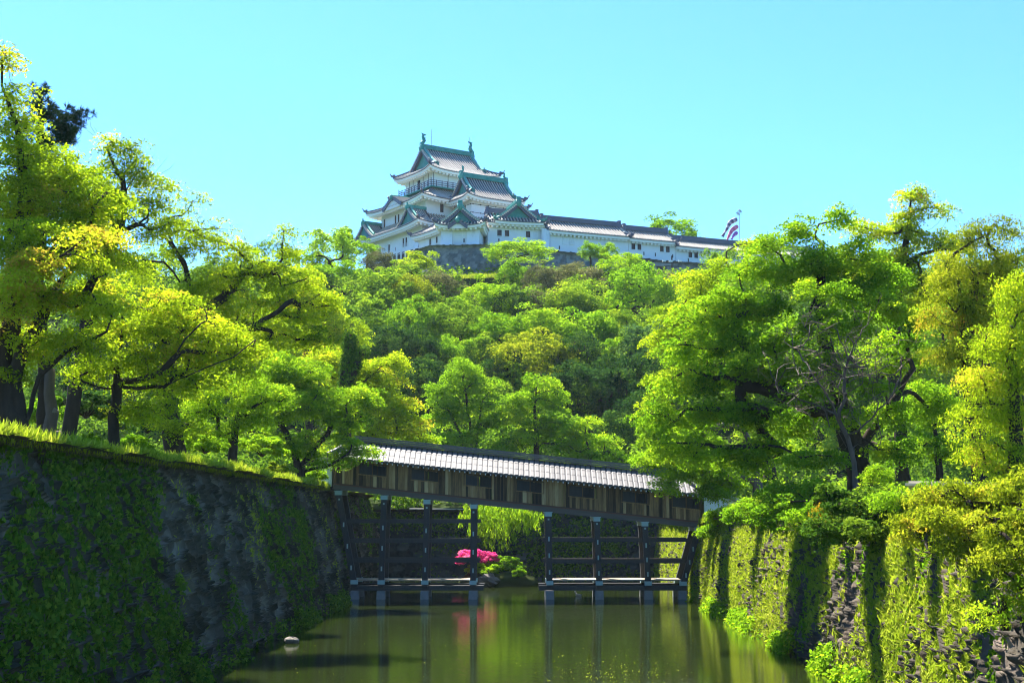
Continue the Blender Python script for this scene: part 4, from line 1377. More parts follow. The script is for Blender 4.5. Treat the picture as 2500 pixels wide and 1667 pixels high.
tree("maple_tree", "slender dark-trunked maple with long low horizontal boughs above the stone coping", (278, 1118),
     [[(276, 1020), (285, 940), (290, 860), (300, 760)]],
     [(330, 790, 130, 60), (240, 720, 90, 60), (440, 830, 110, 60), (530, 800, 90, 60), (330, 880, 100, 50), (520, 880, 90, 50), (420, 930, 100, 45), (440, 750, 110, 50), (230, 900, 60, 45), (590, 850, 70, 50), (330, 1000, 70, 30)],
     54, 'lf_yellow', seed=12, cs=1.25, base_r=0.22, n_leaf=66,
     limbs=[[(285, 935), (340, 948), (400, 945), (470, 912), (520, 890), (570, 872), (610, 840)], [(285, 930), (330, 930), (380, 915), (420, 880), (450, 830), (490, 790)], [(280, 950), (240, 945), (200, 930)], [(290, 870), (270, 820), (250, 770)]])
tree("camphor_tree", "broad yellow tree with thick twisting dark limbs beside the low rail fence", (430, 1120),
     [[(420, 1060), (405, 980), (410, 880), (440, 800), (470, 720), (450, 640), (400, 575), (380, 540)]],
     [(340, 650, 70, 50), (440, 545, 80, 50), (470, 500, 40, 25), (530, 575, 90, 50), (450, 615, 70, 40), (600, 620, 70, 50), (560, 670, 120, 50), (650, 660, 60, 40), (690, 560, 22, 18), (680, 620, 40, 40), (700, 690, 90, 50), (480, 720, 110, 60), (600, 745, 120, 50), (730, 760, 80, 55), (790, 730, 50, 60), (760, 820, 80, 50), (650, 810, 90, 50), (400, 760, 90, 60), (420, 970, 80, 45, -2), (350, 1010, 60, 32, -2), (500, 930, 80, 45, -1), (450, 1040, 60, 28, -2), (600, 900, 80, 45, -1), (330, 930, 70, 40)],
     68, 'lf_yellow', seed=21, cs=1.5, base_r=0.52,
     limbs=[[(455, 780), (510, 750), (560, 715), (620, 690), (660, 655), (700, 648), (740, 642)], [(560, 715), (590, 670), (640, 640), (680, 590), (695, 560)], [(455, 660), (430, 610), (395, 545), (380, 510)], [(400, 575), (440, 560), (490, 560)],
            [(470, 740), (540, 790), (620, 800), (680, 760), (720, 730)], [(440, 690), (400, 640), (350, 635), (300, 640)]])
tree("maple_tree", "small maple with drooping lit boughs over the far end of the rail fence", (565, 1140),
     [[(570, 1090), (580, 1020), (590, 960)]],
     [(570, 940, 100, 50), (490, 990, 80, 50), (600, 1010, 80, 50), (530, 1060, 70, 40), (660, 970, 70, 50), (450, 1050, 60, 40)],
     76, 'lf_lime', seed=31, cs=1.35, base_r=0.24)
tree("maple_tree", "leaning maple at the bank corner with boughs resting over the bridge roof", (738, 1182),
     [[(722, 1120), (700, 1060), (675, 1000), (650, 960)], [(740, 1130), (770, 1090), (800, 1060)]],
     [(650, 930, 80, 60), (720, 900, 90, 60), (740, 980, 100, 60), (810, 990, 80, 55), (660, 1010, 70, 50), (840, 1030, 60, 40), (700, 1080, 60, 45), (760, 1080, 50, 45), (885, 1098, 44, 24), (835, 1118, 40, 18), (850, 1075, 50, 26), (765, 1140, 34, 24), (880, 960, 50, 50)],
     91, 'lf_lime', seed=37, cs=1.5, base_r=0.34, size=.19, n_leaf=76,
     limbs=[[(745, 1150), (790, 1140), (830, 1120), (870, 1105), (895, 1090)]])
tree("camphor_tree", "bright yellow round crown rising right behind the upper end of the bridge roof", (900, 1160),
     [[(890, 1080), (870, 1000), (860, 930)]],
     [(800, 880, 70, 60), (870, 890, 80, 50), (930, 920, 60, 60), (850, 960, 90, 60), (950, 990, 80, 60), (1000, 1040, 60, 45), (900, 1050, 90, 50), (1040, 1075, 40, 25), (965, 880, 30, 35)],
     108, 'lf_yellow', seed=41, cs=1.9, base_r=0.38, size=.24, r_spray=.75, n_leaf=76,
     limbs=[[(860, 950), (890, 930), (915, 910), (935, 905)]])
tree("camphor_tree", "pale yellow crown on the left hillfoot above the ivy-clad dead fork", (760, 1120),
     [[(755, 1000), (750, 880), (755, 800)]],
     [(740, 690, 70, 50), (770, 760, 80, 60), (700, 800, 80, 60), (800, 830, 50, 45), (840, 790, 60, 50), (700, 720, 60, 50), (870, 830, 50, 40), (660, 870, 80, 60)],
     122, 'lf_yellow', seed=43, cs=2.2, base_r=0.38, size=.26, r_spray=.85, n_leaf=76)

# ivy-clad dead fork sticking up out of the crowns
def ivy_fork():
    Y = 104
    b0 = P(845, 1000, Y)
    root = empty("dead_tree", b0, 0, "dead forked trunk wrapped in dark ivy, sticking up among yellow crowns", "dead tree")
    A = [P(*q, Y) - b0 for q in ((845, 1100), (838, 960), (846, 900), (852, 860), (856, 815))]
    B = [P(*q, Y) - b0 for q in ((842, 940), (862, 905), (870, 885), (862, 872), (876, 862), (892, 860))]
    b = MB(); b.tube(A, [.45, .45, .42, .38, .3], 8); b.tube(B, [.4, .42, .38, .2, .22, .2], 8)
    b.build("trunk", M['bark'], root, smooth=True)
    rg = np.random.default_rng(9)
    Cs, Ns = [], []
    for pts, r, n in ((A, .5, 2600), (B, .48, 1500)):
        pts = np.array(pts); t = rg.uniform(0.25 if r > .49 else 0, 1, n) * (len(pts) - 1)
        i = np.minimum(t.astype(int), len(pts) - 2); f = (t - i)[:, None]
        c = pts[i] * (1 - f) + pts[i + 1] * f
        d = unit(rg.normal(size=(n, 3)))
        Cs.append(c + d * r * rg.uniform(.75, 1.25, (n, 1))); Ns.append(unit(d + rg.normal(size=(n, 3)) * .4))
    C, N = np.vstack(Cs), np.vstack(Ns)
    me = leaf_mesh("ivy", C, N, .2 * rg.uniform(.7, 1.3, len(C)), .8, rg.normal(.5, .15, len(C)), [M['ivy']], None, rg)
    obj_from("ivy", me, root)
ivy_fork()

# pine behind the huge tree
def pine():
    Y = 57
    rg = np.random.default_rng(77)
    b0 = P(110, 1085, Y)
    root = empty("pine_tree", b0, 0, "dark pine poking its needle tips above the left yellow crowns", "pine tree")
    sk = Skel(rg)
    sk.add(b0 * 1.0, -1)
    sk.line([P(*q, Y) for q in ((110, 900), (90, 700), (95, 500), (100, 380), (100, 300), (97, 232))], 0, jit=.05)
    tips = [(97, 228), (88, 262), (118, 268), (130, 290), (80, 300), (185, 285), (180, 300), (165, 320), (150, 345), (140, 315), (60, 330), (100, 340), (120, 370), (165, 350), (90, 400), (50, 420), (130, 430), (150, 470), (70, 480), (20, 470), (100, 510), (40, 540), (130, 540), (160, 400), (60, 380), (190, 440)]
    Cs, Ns, Ts = [], [], []
    for q in tips:
        c = P(q[0], q[1], Y + rg.uniform(-1.5, 1.5))
        e = sk.grow(c)
        d0 = unit(c - sk.p[sk.par[e]])
        for k in range(16):
            s = c + rg.normal(size=3) * .22 - d0 * rg.uniform(0, .7)
            m = 46
            d = unit(d0 * .7 + rg.normal(size=(m, 3)) * .7 + (0, 0, .35))
            Cs.append(s + d * .14); Ts.append(d); Ns.append(unit(rg.normal(size=(m, 3))))
    sk.p = [q - b0 for q in sk.p]
    sk.mesh(.02, .3).build("trunk", M['bark'], root, smooth=True)
    C, N, T = np.vstack(Cs) - b0, np.vstack(Ns), np.vstack(Ts)
    N = unit(N - T * np.sum(N * T, 1)[:, None])
    me = leaf_mesh("needles", C, N, .30 * rg.uniform(.7, 1.2, len(C)), .09, rg.normal(.5, .2, len(C)), [M['needle']], T, rg)
    obj_from("needles", me, root)
pine()

# ------------------------------------------------------------------ right bank
tree("maple_tree", "great broad fresh-green tree standing on the right wall top, widest crown of all", (2105, 1212),
     [[(2090, 1120), (2060, 1000), (2020, 860), (2000, 720), (2010, 600)], [(2070, 1050), (1980, 980), (1880, 900), (1800, 820)], [(2110, 1080), (2180, 980), (2230, 900)]],
     [(1945, 560, 60, 40, 0, .12), (2050, 525, 50, 36, 0, .1), (1880, 600, 60, 36, 0, .15), (1830, 660, 80, 40, 0, .15), (1990, 640, 110, 60), (2110, 610, 70, 50, 0, .1), (1750, 720, 90, 42, 0, .2), (1700, 780, 70, 36, 0, .2), (1860, 740, 100, 56), (1960, 790, 90, 50, -2), (2080, 710, 90, 60), (1690, 850, 90, 46, 0, .18), (1790, 840, 90, 50), (1640, 930, 80, 42, 0, .18), (1740, 930, 100, 50), (1860, 900, 100, 56, -2), (1610, 1010, 60, 40, 0, .15), (1700, 1020, 100, 46, 0, .1), (1820, 1010, 100, 52, -1), (1640, 1090, 70, 38, 0, .15), (1740, 1100, 100, 46, 0, .1), (1860, 1110, 110, 50, -1), (1940, 1030, 90, 56, 2), (2190, 860, 80, 64, 2), (2260, 980, 70, 70, 3), (2040, 800, 90, 56, -3), (2150, 750, 70, 50, -2, .1), (2220, 770, 60, 50, 0, .1), (2120, 930, 70, 40, -3), (1990, 1110, 90, 40, -4), (1950, 950, 80, 46, -4), (2190, 1010, 64, 44, -2, .15), (2080, 1010, 50, 34, -4), (2170, 1090, 60, 34, -2, .1), (2005, 705, 80, 44, -3), (1995, 880, 84, 44, -4), (1900, 820, 90, 46, -2), (1800, 780, 80, 44), (1900, 670, 80, 40, 0, .1), (2160, 670, 60, 44)],
     66, 'lf_green', seed=51, cs=1.35, base_r=.8, size=.19, n_leaf=78, r_spray=.65, flat=.6,
     limbs=[[(2060, 1000), (1990, 1000), (1900, 960), (1800, 930), (1720, 900)]])
tree("camphor_tree", "yellow tree whose lowest boughs hang over the right end of the bridge roof", (1850, 1215),
     [[(1848, 1150), (1830, 1080), (1790, 1000), (1750, 900)]],
     [(1700, 1140, 70, 45, -2), (1630, 1105, 55, 45, -2), (1760, 1170, 60, 40), (1630, 1170, 34, 44, -3), (1600, 1050, 50, 50), (1690, 1060, 70, 45), (1590, 1120, 40, 30, -3), (1740, 1200, 40, 30, -2)],
     88, 'lf_lime', 'bark_pale', seed=53, cs=1.15, base_r=0.32, size=.2, n_leaf=74)
tree("camphor_tree", "yellow layered tree leaning out to the hill behind the great green tree", (1880, 1150),
     [[(1860, 1050), (1800, 950), (1740, 850), (1720, 750)]],
     [(1700, 700, 90, 50), (1650, 760, 60, 45), (1640, 830, 70, 50), (1770, 655, 60, 36), (1690, 790, 90, 60), (1620, 920, 60, 40), (1680, 900, 80, 60), (1840, 592, 46, 30), (1590, 990, 40, 40)],
     96, 'lf_yellow', seed=57, cs=1.75, base_r=0.38, size=.22, r_spray=.7,
     limbs=[[(1770, 900), (1710, 870), (1660, 850), (1630, 850)], [(1760, 860), (1700, 930), (1640, 920)]])
tree("camphor_tree", "tallest yellow tree with a knobbly dark top standing clear against the sky", (2200, 1150),
     [[(2190, 1000), (2180, 850), (2190, 700), (2210, 600), (2220, 530), (2225, 470)]],
     [(2232, 475, 50, 35), (2225, 520, 60, 35), (2295, 520, 40, 30), (2180, 560, 80, 45), (2120, 560, 60, 40), (2260, 590, 90, 40), (2330, 600, 40, 25), (2200, 640, 110, 50), (2320, 660, 50, 40), (2200, 720, 110, 60), (2110, 660, 60, 50)],
     84, 'lf_yellow', seed=61, cs=1.6, base_r=0.41, size=.2, r_spray=.65, n_leaf=74,
     limbs=[[(2215, 560), (2250, 570), (2290, 545), (2310, 515)], [(2200, 650), (2250, 620), (2290, 610), (2340, 615)], [(2225, 520), (2218, 500), (2240, 480)], [(2240, 640), (2250, 680), (2260, 720)]],
     bare=[[(2310, 540), (2320, 525), (2318, 512)], [(2330, 610), (2348, 580), (2352, 560)]])
tree("camphor_tree", "golden camphor with heavy drooping foliage, its top just left of the frame-filling bright one", (2400, 1230),
     [[(2390, 1100), (2370, 950), (2360, 800), (2380, 680)]],
     [(2390, 590, 80, 45), (2450, 560, 70, 45), (2330, 660, 90, 60), (2430, 660, 90, 70), (2310, 760, 80, 70), (2400, 760, 90, 70), (2340, 860, 90, 60), (2300, 640, 40, 40)],
     60, 'lf_olive', seed=67, cs=1.25, base_r=0.38, size=.17, ratio=.42, drop=1.0, n_leaf=76, flat=.75)
tree("camphor_tree", "bright yellow camphor filling the right edge with hanging leaf bunches", (2480, 1240),
     [[(2480, 1100), (2475, 950), (2470, 800)]],
     [(2470, 700, 70, 50), (2500, 780, 70, 60), (2440, 840, 80, 60), (2490, 900, 80, 70), (2410, 930, 80, 60), (2380, 1010, 70, 50), (2460, 1010, 90, 60), (2420, 1090, 80, 50), (2500, 1120, 60, 60), (2450, 1150, 60, 40)],
     48, 'lf_yellow', seed=71, cs=1.05, base_r=0.30, size=.15, ratio=.42, drop=1.0, n_leaf=76, flat=.75)
tree("maple_tree", "green background tree seen between the black trunk and the golden camphor", (2300, 1200),
     [[(2290, 1120), (2280, 1040)]],
     [(2260, 1080, 70, 50), (2330, 1100, 70, 40), (2200, 1100, 50, 50), (2300, 1020, 80, 50)], 82, 'lf_green', seed=73, cs=1.6, base_r=0.22, size=.2)
# leafless twiggy tree in front of the great green one
def bare_tree():
    Y = 60
    rg = np.random.default_rng(91)
    b0 = P(2090, 1200, Y)
    root = empty("bare_tree", b0, 0, "leafless pale brown twiggy tree in front of the great green crown", "bare tree")
    sk = Skel(rg); sk.add(b0, -1)
    sk.line([P(*q, Y) for q in ((2085, 1130), (2070, 1070), (2045, 1020))], 0, jit=.05)
    for l in (((2040, 1010), (2000, 990), (1950, 975), (1900, 950)), ((2040, 1010), (2010, 950), (1980, 910), (1960, 880)), ((2050, 1020), (2060, 950), (2070, 880), (2100, 820), (2120, 780)), ((2070, 1060), (2130, 1020), (2180, 960), (2200, 920)),
              ((2070, 880), (2050, 830), (2040, 780)), ((2100, 830), (2160, 850), (2210, 830)), ((2000, 990), (1960, 1000), (1920, 1010))):
        w = [P(*q, Y + rg.uniform(-.8, .8)) for q in l]
        sk.line(w, sk.nearest(w[0]), jit=.07, step=.4)
    for k in range(190):
        c = P(rg.normal(2050, 75), rg.normal(890, 65), Y + rg.normal() * 1.2)
        e = sk.grow(c, jit=.07, step=.4)
        for j in range(4):
            sk.add(sk.p[e] + rg.normal(size=3) * .35 + (0, 0, .1), e)
    sk.p = [q - b0 for q in sk.p]
    sk.mesh(.008, .11, (7, 3)).build("trunk", M['bark_pale'], root, smooth=True)
bare_tree()

# ------------------------------------------------------------------ puffy evergreen crowns for the hill and for shrubs
def puff_crown(name, seed, n_puff=58, per=135, R=5.0, size=.34, lump=.25, ratio=.6, low=-.55, zs=1.0):
    rg = np.random.default_rng(seed)
    d = unit(rg.normal(size=(n_puff * 3, 3))); d = d[d[:, 2] > low][:n_puff]
    k = 1 + lump * (fbm(d[:, 0] * 1.7 + 9, d[:, 1] * 1.7 + d[:, 2] * 1.3, seed, 3) - .5) * 2
    rad = rg.uniform(.55, .95, len(d)) * k
    c = d * rad[:, None] * R * np.array((1, 1, zs))
    pr = R * rg.uniform(.17, .34, len(d))
    dd = unit(rg.normal(size=(len(d), per, 3)) + d[:, None] * .45 + np.array((0, 0, .35)))
    rr = pr[:, None, None] * rg.uniform(.55, 1.08, (len(d), per, 1))
    Pn = c[:, None] + dd * rr * np.array((1, 1, .8))
    Nn = unit(dd * .6 + np.array((0, 0, .3)) + rg.normal(size=dd.shape) * .65)
    tt = .45 + rg.normal(size=(len(d), 1)) * .13 + rg.normal(size=(len(d), per)) * .13 + .0 * dd[..., 2]
    me = leaf_mesh(name, Pn.reshape(-1, 3), Nn.reshape(-1, 3), size * rg.uniform(.7, 1.35, len(d) * per), ratio, tt.reshape(-1), [None], None, rg)
    return me, c

def proto(seed, **kw):
    rg = np.random.default_rng(seed + 500)
    me, c = puff_crown("crown", seed, **kw)
    sk = Skel(rg); sk.add((0, 0, -7.2), -1)
    sk.line([np.array((rg.normal() * .3, rg.normal() * .3, z)) for z in (-5.0, -3.0, -1.0)], 0, jit=.05)
    for q in c[np.argsort(c[:, 2])][::2]: sk.grow(q * .9)
    tb = sk.mesh(.04, .38, (7, 4))
    m2 = bpy.data.meshes.new("trunk")
    m2.from_pydata(tb.v, [], tb.f); m2.materials.append(None)
    at = m2.attributes.new("tint", 'FLOAT', 'POINT'); at.data.foreach_set("value", np.full(len(tb.v), .5, np.float32))
    m2.update()
    return me, m2

PROTO = {}
for i in range(5): PROTO['round%d' % i] = proto(100 + i)
for i in range(3): PROTO['loose%d' % i] = proto(120 + i, n_puff=46, lump=.5, per=150, size=.36)
for i in range(2): PROTO['feather%d' % i] = proto(130 + i, n_puff=80, lump=.4, per=110, size=.40, ratio=.4)
SHRUB = [puff_crown("foliage", 140 + i, n_puff=34, per=150, R=1.0, size=.13, lump=.4, low=-.2) for i in range(3)]

def put_tree(mesh2, centre, sx, sz, leaf, bark, rz, name, label, group=None, cat="tree"):
    root = empty(name, centre, rz, label, cat, group)
    root.scale = (sx, sx, sz)
    for nm, me, mt in (("crown", mesh2[0], M[leaf]), ("trunk", mesh2[1], M[bark])):
        o = obj_from(nm, me, root)
        o.material_slots[0].link = 'OBJECT'; o.material_slots[0].material = mt
    return root

def hill_tree(px, py, rx, ry, form, leaf, label, Y=None, bark='bark', name=None):
    if Y is None:
        Y = 236
        for y in np.arange(128, 236, .5):
            c = P(px, py, y)
            if c[2] - 1.25 * ry * y / F_PX <= hill_z(c[0], y): Y = y; break
    c = P(px, py, Y); k = Y / F_PX
    forms = sorted(q for q in PROTO if q.startswith(form))
    pm = PROTO[forms[int(px * 7 + py * 3) % len(forms)]]
    return put_tree(pm, c, rx * k / 5.0, ry * k / 5.0, leaf, bark, (px * 1.7 + py) % 6.28, name or ("broadleaf_tree"), label, "trees on the castle hill")
# ------------------------------------------------------------------ trees on the castle hill, each where it stands on the slope
H = [
 # px, py, rx, ry, form, leaf, label, depth
 (800, 610, 70, 55, 'loose', 'lf_lime', "yellow-green tree on the hill shoulder, furthest left of the castle", 205),
 (850, 588, 38, 38, 'loose', 'lf_green', "small tree with dark stem touching the left corner of the tall tower", 214),
 (895, 615, 34, 30, 'loose', 'lf_green', "rounded green tree right at the left foot of the tall tower", 222),
 (925, 645, 32, 34, 'feather', 'lf_brown', "dark greyish shrubby tree below the fence with white posts", None),
 (1020, 640, 55, 35, 'loose', 'lf_yellow', "yellow tree covering the gap between the tower foot and the stone base", 214),
 (985, 680, 50, 36, 'loose', 'lf_mid', "olive tree under the yellow one by the stone base", None),
 (1262, 612, 78, 30, 'feather', 'lf_lime', "flat-topped light green tree before the castle stone base", 212),
 (1255, 680, 44, 50, 'round', 'lf_green', "round lollipop tree with a visible dark stem below the stone base", 205),
 (1316, 690, 32, 45, 'feather', 'lf_brown', "dull purple-grey bush right of the round lollipop tree", None),
 (1442, 612, 32, 28, 'round', 'lf_green', "small rounded bright tree against the corridor's blank windows", 216),
 (1486, 618, 28, 30, 'round', 'lf_lime', "taller thin-stemmed light tree next to the small rounded one", 214),
 (1520, 655, 48, 36, 'loose', 'lf_lime', "light green tree left of the lamp mast", None),
 (1400, 680, 62, 36, 'feather', 'lf_brown', "pinkish brown blossom-faded tree below the corridor", None),
 (1602, 692, 50, 26, 'feather', 'lf_brown', "brownish thicket tree at the foot of the lamp mast", None),
 (1560, 730, 72, 58, 'round', 'lf_green', "big round dark-sided tree below the lamp mast", None),
 (1400, 745, 62, 42, 'feather', 'lf_mid', "feathery yellowish tree left of the big round one", None),
 (1180, 745, 60, 45, 'loose', 'lf_lime', "olive scrubby tree below the lollipop tree's stem", None),
 (1080, 712, 60, 34, 'feather', 'lf_brown', "bronze scrub tree under the grassy terrace", None),
 (1250, 760, 50, 36, 'round', 'lf_dark', "dark round bush in the lollipop tree's shade", None),
 (1310, 750, 45, 34, 'feather', 'lf_brown', "grey-brown scrub right of the dark round bush", None),
 (930, 720, 80, 56, 'loose', 'lf_mid', "wide mid-green tree below the dark greyish shrubby one", None),
 (830, 690, 70, 45, 'loose', 'lf_green', "bright tree on the left slope above the pale yellow crown", None),
 (1010, 735, 55, 45, 'loose', 'lf_olive', "mid-green tree hugging the wide one's right side", None),
 (1120, 800, 70, 50, 'feather', 'lf_mid', "olive feathery tree in the middle of the slope", None),
 (1010, 810, 60, 56, 'round', 'lf_green', "deep green tree at mid slope left of the olive feathery one", None),
 (910, 800, 76, 56, 'loose', 'lf_mid', "dense tree above the ivy-clad dead fork", None),
 (1220, 830, 70, 46, 'loose', 'lf_green', "mid-slope tree with bright leaf tips below the scrub", None),
 (1320, 815, 80, 46, 'feather', 'lf_lime', "long flat-topped tree spreading across the mid slope", None),
 (1440, 815, 72, 50, 'loose', 'lf_green', "bushy light tree under the feathery yellowish one", None),
 (1530, 815, 60, 50, 'loose', 'lf_mid', "mid-green tree below the big round dark-sided one", None),
 (1310, 890, 88, 56, 'round', 'lf_olive', "large domed tree at the centre of the slope", None),
 (1410, 885, 62, 50, 'round', 'lf_dark', "dark domed tree right of the large central dome", None),
 (1105, 885, 52, 44, 'round', 'lf_green', "bright clipped-looking dome above the twin bright maples", None),
 (1180, 880, 62, 46, 'loose', 'lf_mid', "loose tree between the clipped dome and the central dome", None),
 (1500, 880, 60, 46, 'loose', 'lf_green', "olive tree on the right slope above the grey-green one", None),
 (1600, 870, 86, 60, 'round', 'lf_grey', "large grey-green tree low on the right slope", None),
 (1660, 820, 60, 50, 'loose', 'lf_mid', "tree half hidden by the leaning yellow one on the right", None),
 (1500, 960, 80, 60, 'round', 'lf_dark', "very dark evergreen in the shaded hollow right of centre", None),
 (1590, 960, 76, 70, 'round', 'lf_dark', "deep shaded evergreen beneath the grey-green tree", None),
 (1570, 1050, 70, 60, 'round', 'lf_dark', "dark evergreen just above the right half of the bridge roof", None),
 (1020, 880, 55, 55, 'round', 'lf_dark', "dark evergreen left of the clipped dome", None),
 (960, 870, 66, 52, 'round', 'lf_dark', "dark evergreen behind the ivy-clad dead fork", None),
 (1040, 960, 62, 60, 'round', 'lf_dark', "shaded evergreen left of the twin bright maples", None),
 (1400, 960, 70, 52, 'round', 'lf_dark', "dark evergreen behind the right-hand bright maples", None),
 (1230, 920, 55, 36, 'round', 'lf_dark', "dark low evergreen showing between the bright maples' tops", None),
 (730, 830, 70, 60, 'loose', 'lf_lime', "green tree deep behind the left bank crowns", None),
 (640, 760, 90, 70, 'loose', 'lf_mid', "green hill-edge tree behind the thick twisting limbs", None),
 (560, 860, 90, 70, 'loose', 'lf_olive', "shady tree behind the low horizontal boughs", None),
 (420, 860, 110, 80, 'round', 'lf_dark', "dark tree filling the gap behind the slender maple", None),
 (250, 900, 110, 80, 'round', 'lf_dark', "dark tree behind the huge old left tree", None),
 (1770, 800, 90, 70, 'loose', 'lf_mid', "green tree behind the great broad crown's left half", None),
 (1800, 690, 70, 45, 'loose', 'lf_lime', "light green tree below the lowest castle corridor", None),
 (1900, 900, 110, 90, 'round', 'lf_green', "tree behind the heart of the great broad crown", None),
 (2150, 860, 110, 90, 'round', 'lf_mid', "tree behind the tallest yellow tree", None),
 (2400, 820, 120, 90, 'round', 'lf_lime', "tree behind the golden camphor", None),
]
for h in H: hill_tree(h[0], h[1] + (0 if h[7] is None else 6), h[2] * (1.26 if h[7] is None else 1.05), h[3] * (1.42 if h[7] is None and h[1] > 700 else 1.08), *h[4:7], Y=h[7])
hill_tree(1635, 566, 88, 44, 'loose', 'lf_green', "spreading tree rising behind the white castle corridor roofs", Y=250)

# bright maples standing in a row on the far bank just behind the bridge
tree("maple_tree", "bright lime maple with several slim stems right behind the bridge roof's middle", (1150, 1150),
     [[(1150, 1060), (1140, 980), (1130, 920)], [(1165, 1070), (1175, 990)], [(1130, 1080), (1100, 1010)]],
     [(1130, 905, 60, 40), (1080, 950, 55, 40), (1170, 950, 60, 45), (1120, 1000, 70, 45), (1065, 1020, 40, 35), (1190, 1020, 60, 45), (1130, 1070, 80, 40), (1080, 1090, 50, 30)],
     128, 'lf_lime', seed=81, cs=2.0, base_r=0.26, size=.26, r_spray=.8, n_leaf=76, group="maples behind the bridge")
tree("maple_tree", "bright lime maple with pointed top, second of the row behind the bridge", (1310, 1170),
     [[(1310, 1080), (1305, 1000), (1310, 930)]],
     [(1320, 930, 50, 35), (1280, 970, 60, 40), (1350, 980, 55, 40), (1250, 1010, 50, 40), (1320, 1030, 80, 45), (1270, 1070, 70, 40), (1370, 1070, 60, 40), (1220, 1090, 50, 30)],
     126, 'lf_lime', seed=83, cs=2.0, base_r=0.26, size=.26, r_spray=.8, n_leaf=76, group="maples behind the bridge")
tree("maple_tree", "lower fresh-green maple ending the row behind the bridge roof's right half", (1440, 1180),
     [[(1440, 1120), (1430, 1060)]],
     [(1420, 1040, 55, 35), (1460, 1070, 50, 35), (1400, 1090, 50, 35), (1490, 1110, 45, 30), (1530, 1130, 30, 22), (1440, 1120, 60, 30)],
     124, 'lf_green', seed=85, cs=1.9, base_r=0.21, size=.25, r_spray=.8, n_leaf=76, group="maples behind the bridge")
tree("maple_tree", "small lime maple peeping over the bridge roof between the yellow crown and the row", (1030, 1140),
     [[(1035, 1100), (1030, 1070)]],
     [(1040, 1070, 40, 30), (990, 1080, 40, 30), (1080, 1110, 45, 28), (960, 1110, 50, 28)], 122, 'lf_green', seed=87, cs=1.8, base_r=0.19, size=.25, r_spray=.8)

# low cover of the hillside: nobody could count it
def undergrowth():
    rg = np.random.default_rng(5)
    n = 170000
    x = rg.uniform(-150, 170, n); y = rg.uniform(126, 222, n)
    m = (np.abs((x - 5) / y) < .52)
    x, y = x[m], y[m]
    lump = fbm(x / 5, y / 5, 3) ; fine = fbm(x / 1.3, y / 1.3, 8, 2)
    z = hill_z(x, y) + (lump - .3) * 3.2 + (fine - .5) * 1.6 + rg.uniform(-.6, .4, len(x))
    N = unit(np.stack([rg.normal(size=len(x)) * .6, rg.normal(size=len(x)) * .6 - .25, np.ones(len(x))], -1))
    t = .1 + .55 * fbm(x / 7, y / 7, 21) + rg.normal(size=len(x)) * .12
    me = leaf_mesh("undergrowth", np.stack([x, y, z], -1), N, .62 * rg.uniform(.6, 1.3, len(x)), .62, t, [M['lf_mid']], None, rg)
    o = obj_from("undergrowth", me); o["kind"] = "stuff"
    tag(o, "low dark green thicket covering the castle hill between the trees", "undergrowth")
undergrowth()

def woodland():
    rg = np.random.default_rng(44)
    pts = []
    tries = 0
    while len(pts) < 230 and tries < 20000:
        tries += 1
        y = rg.uniform(128, 214); x = y * rg.uniform(-.50, .50)
        if y > 196 and -30 < x < 32: continue
        if any((x - p[0]) ** 2 + (y - p[1]) ** 2 < 42 for p in pts): continue
        pts.append((x, y))
    Cs, Ns, Ts = [], [], []
    for x, y in pts:
        R = rg.uniform(3.0, 4.8); k = 16
        z = float(hill_z(x, y)) + R * .42
        d = unit(rg.normal(size=(k * 3, 3))); d = d[d[:, 2] > -.35][:k]
        c = np.array((x, y, z)) + d * R * rg.uniform(.5, .95, (len(d), 1))
        per = 120
        dd = unit(rg.normal(size=(len(d), per, 3)) + d[:, None] * .5 + np.array((0, 0, .35)))
        Cs.append((c[:, None] + dd * R * rg.uniform(.2, .42, (len(d), 1, 1)) * rg.uniform(.6, 1.05, (len(d), per, 1))).reshape(-1, 3))
        Ns.append(unit(dd * .8 + np.array((0, 0, .35)) + rg.normal(size=dd.shape) * .5).reshape(-1, 3))
        Ts.append(np.clip(rg.normal(.24, .18), 0, .7) + rg.normal(size=len(d) * per) * .13)
    C = np.vstack(Cs)
    me = leaf_mesh("woodland", C, np.vstack(Ns), .40 * rg.uniform(.7, 1.35, len(C)), .6, np.concatenate(Ts), [M['lf_mid']], None, rg)
    o = obj_from("woodland", me); o["kind"] = "stuff"
    tag(o, "mass of green wood closing the gaps between the hill's single trees", "woodland")
woodland()

# grassy terrace below the stone base
def terrace():
    rg = np.random.default_rng(15)
    a, b_ = P(1050, 682, 205.5), P(1240, 676, 209.0)
    n = 9000
    t = rg.uniform(0, 1, n)[:, None]
    C = a + (b_ - a) * t + np.stack([rg.normal(size=n) * .3, rg.uniform(-2.5, 4, n), rg.uniform(-.6, .25, n)], -1)
    N = unit(rg.normal(size=(n, 3)) * np.array((1, 1, .2)))
    me = leaf_mesh("grass", C, N, .5 * rg.uniform(.6, 1.3, n), .16, rg.normal(.6, .2, n), [M['grass']], np.array((0, 0, 1.0)) + rg.normal(size=(n, 3)) * .4, rg)
    o = obj_from("grass", me); o["kind"] = "stuff"; tag(o, "sunlit grass on the terrace under the castle base wall", "grass")
    m = MB()
    m.hexa((a + (-1, -2.5, -3), b_ + (1, -2.5, -3), b_ + (1, 5, -3), a + (-1, 5, -3)), (a + (-1, -2.2, -.4), b_ + (1, -2.2, -.4), b_ + (1, 5, -.2), a + (-1, 5, -.2)))
    o = m.build("terrace_ground", M['soil']); o["kind"] = "structure"
terrace()

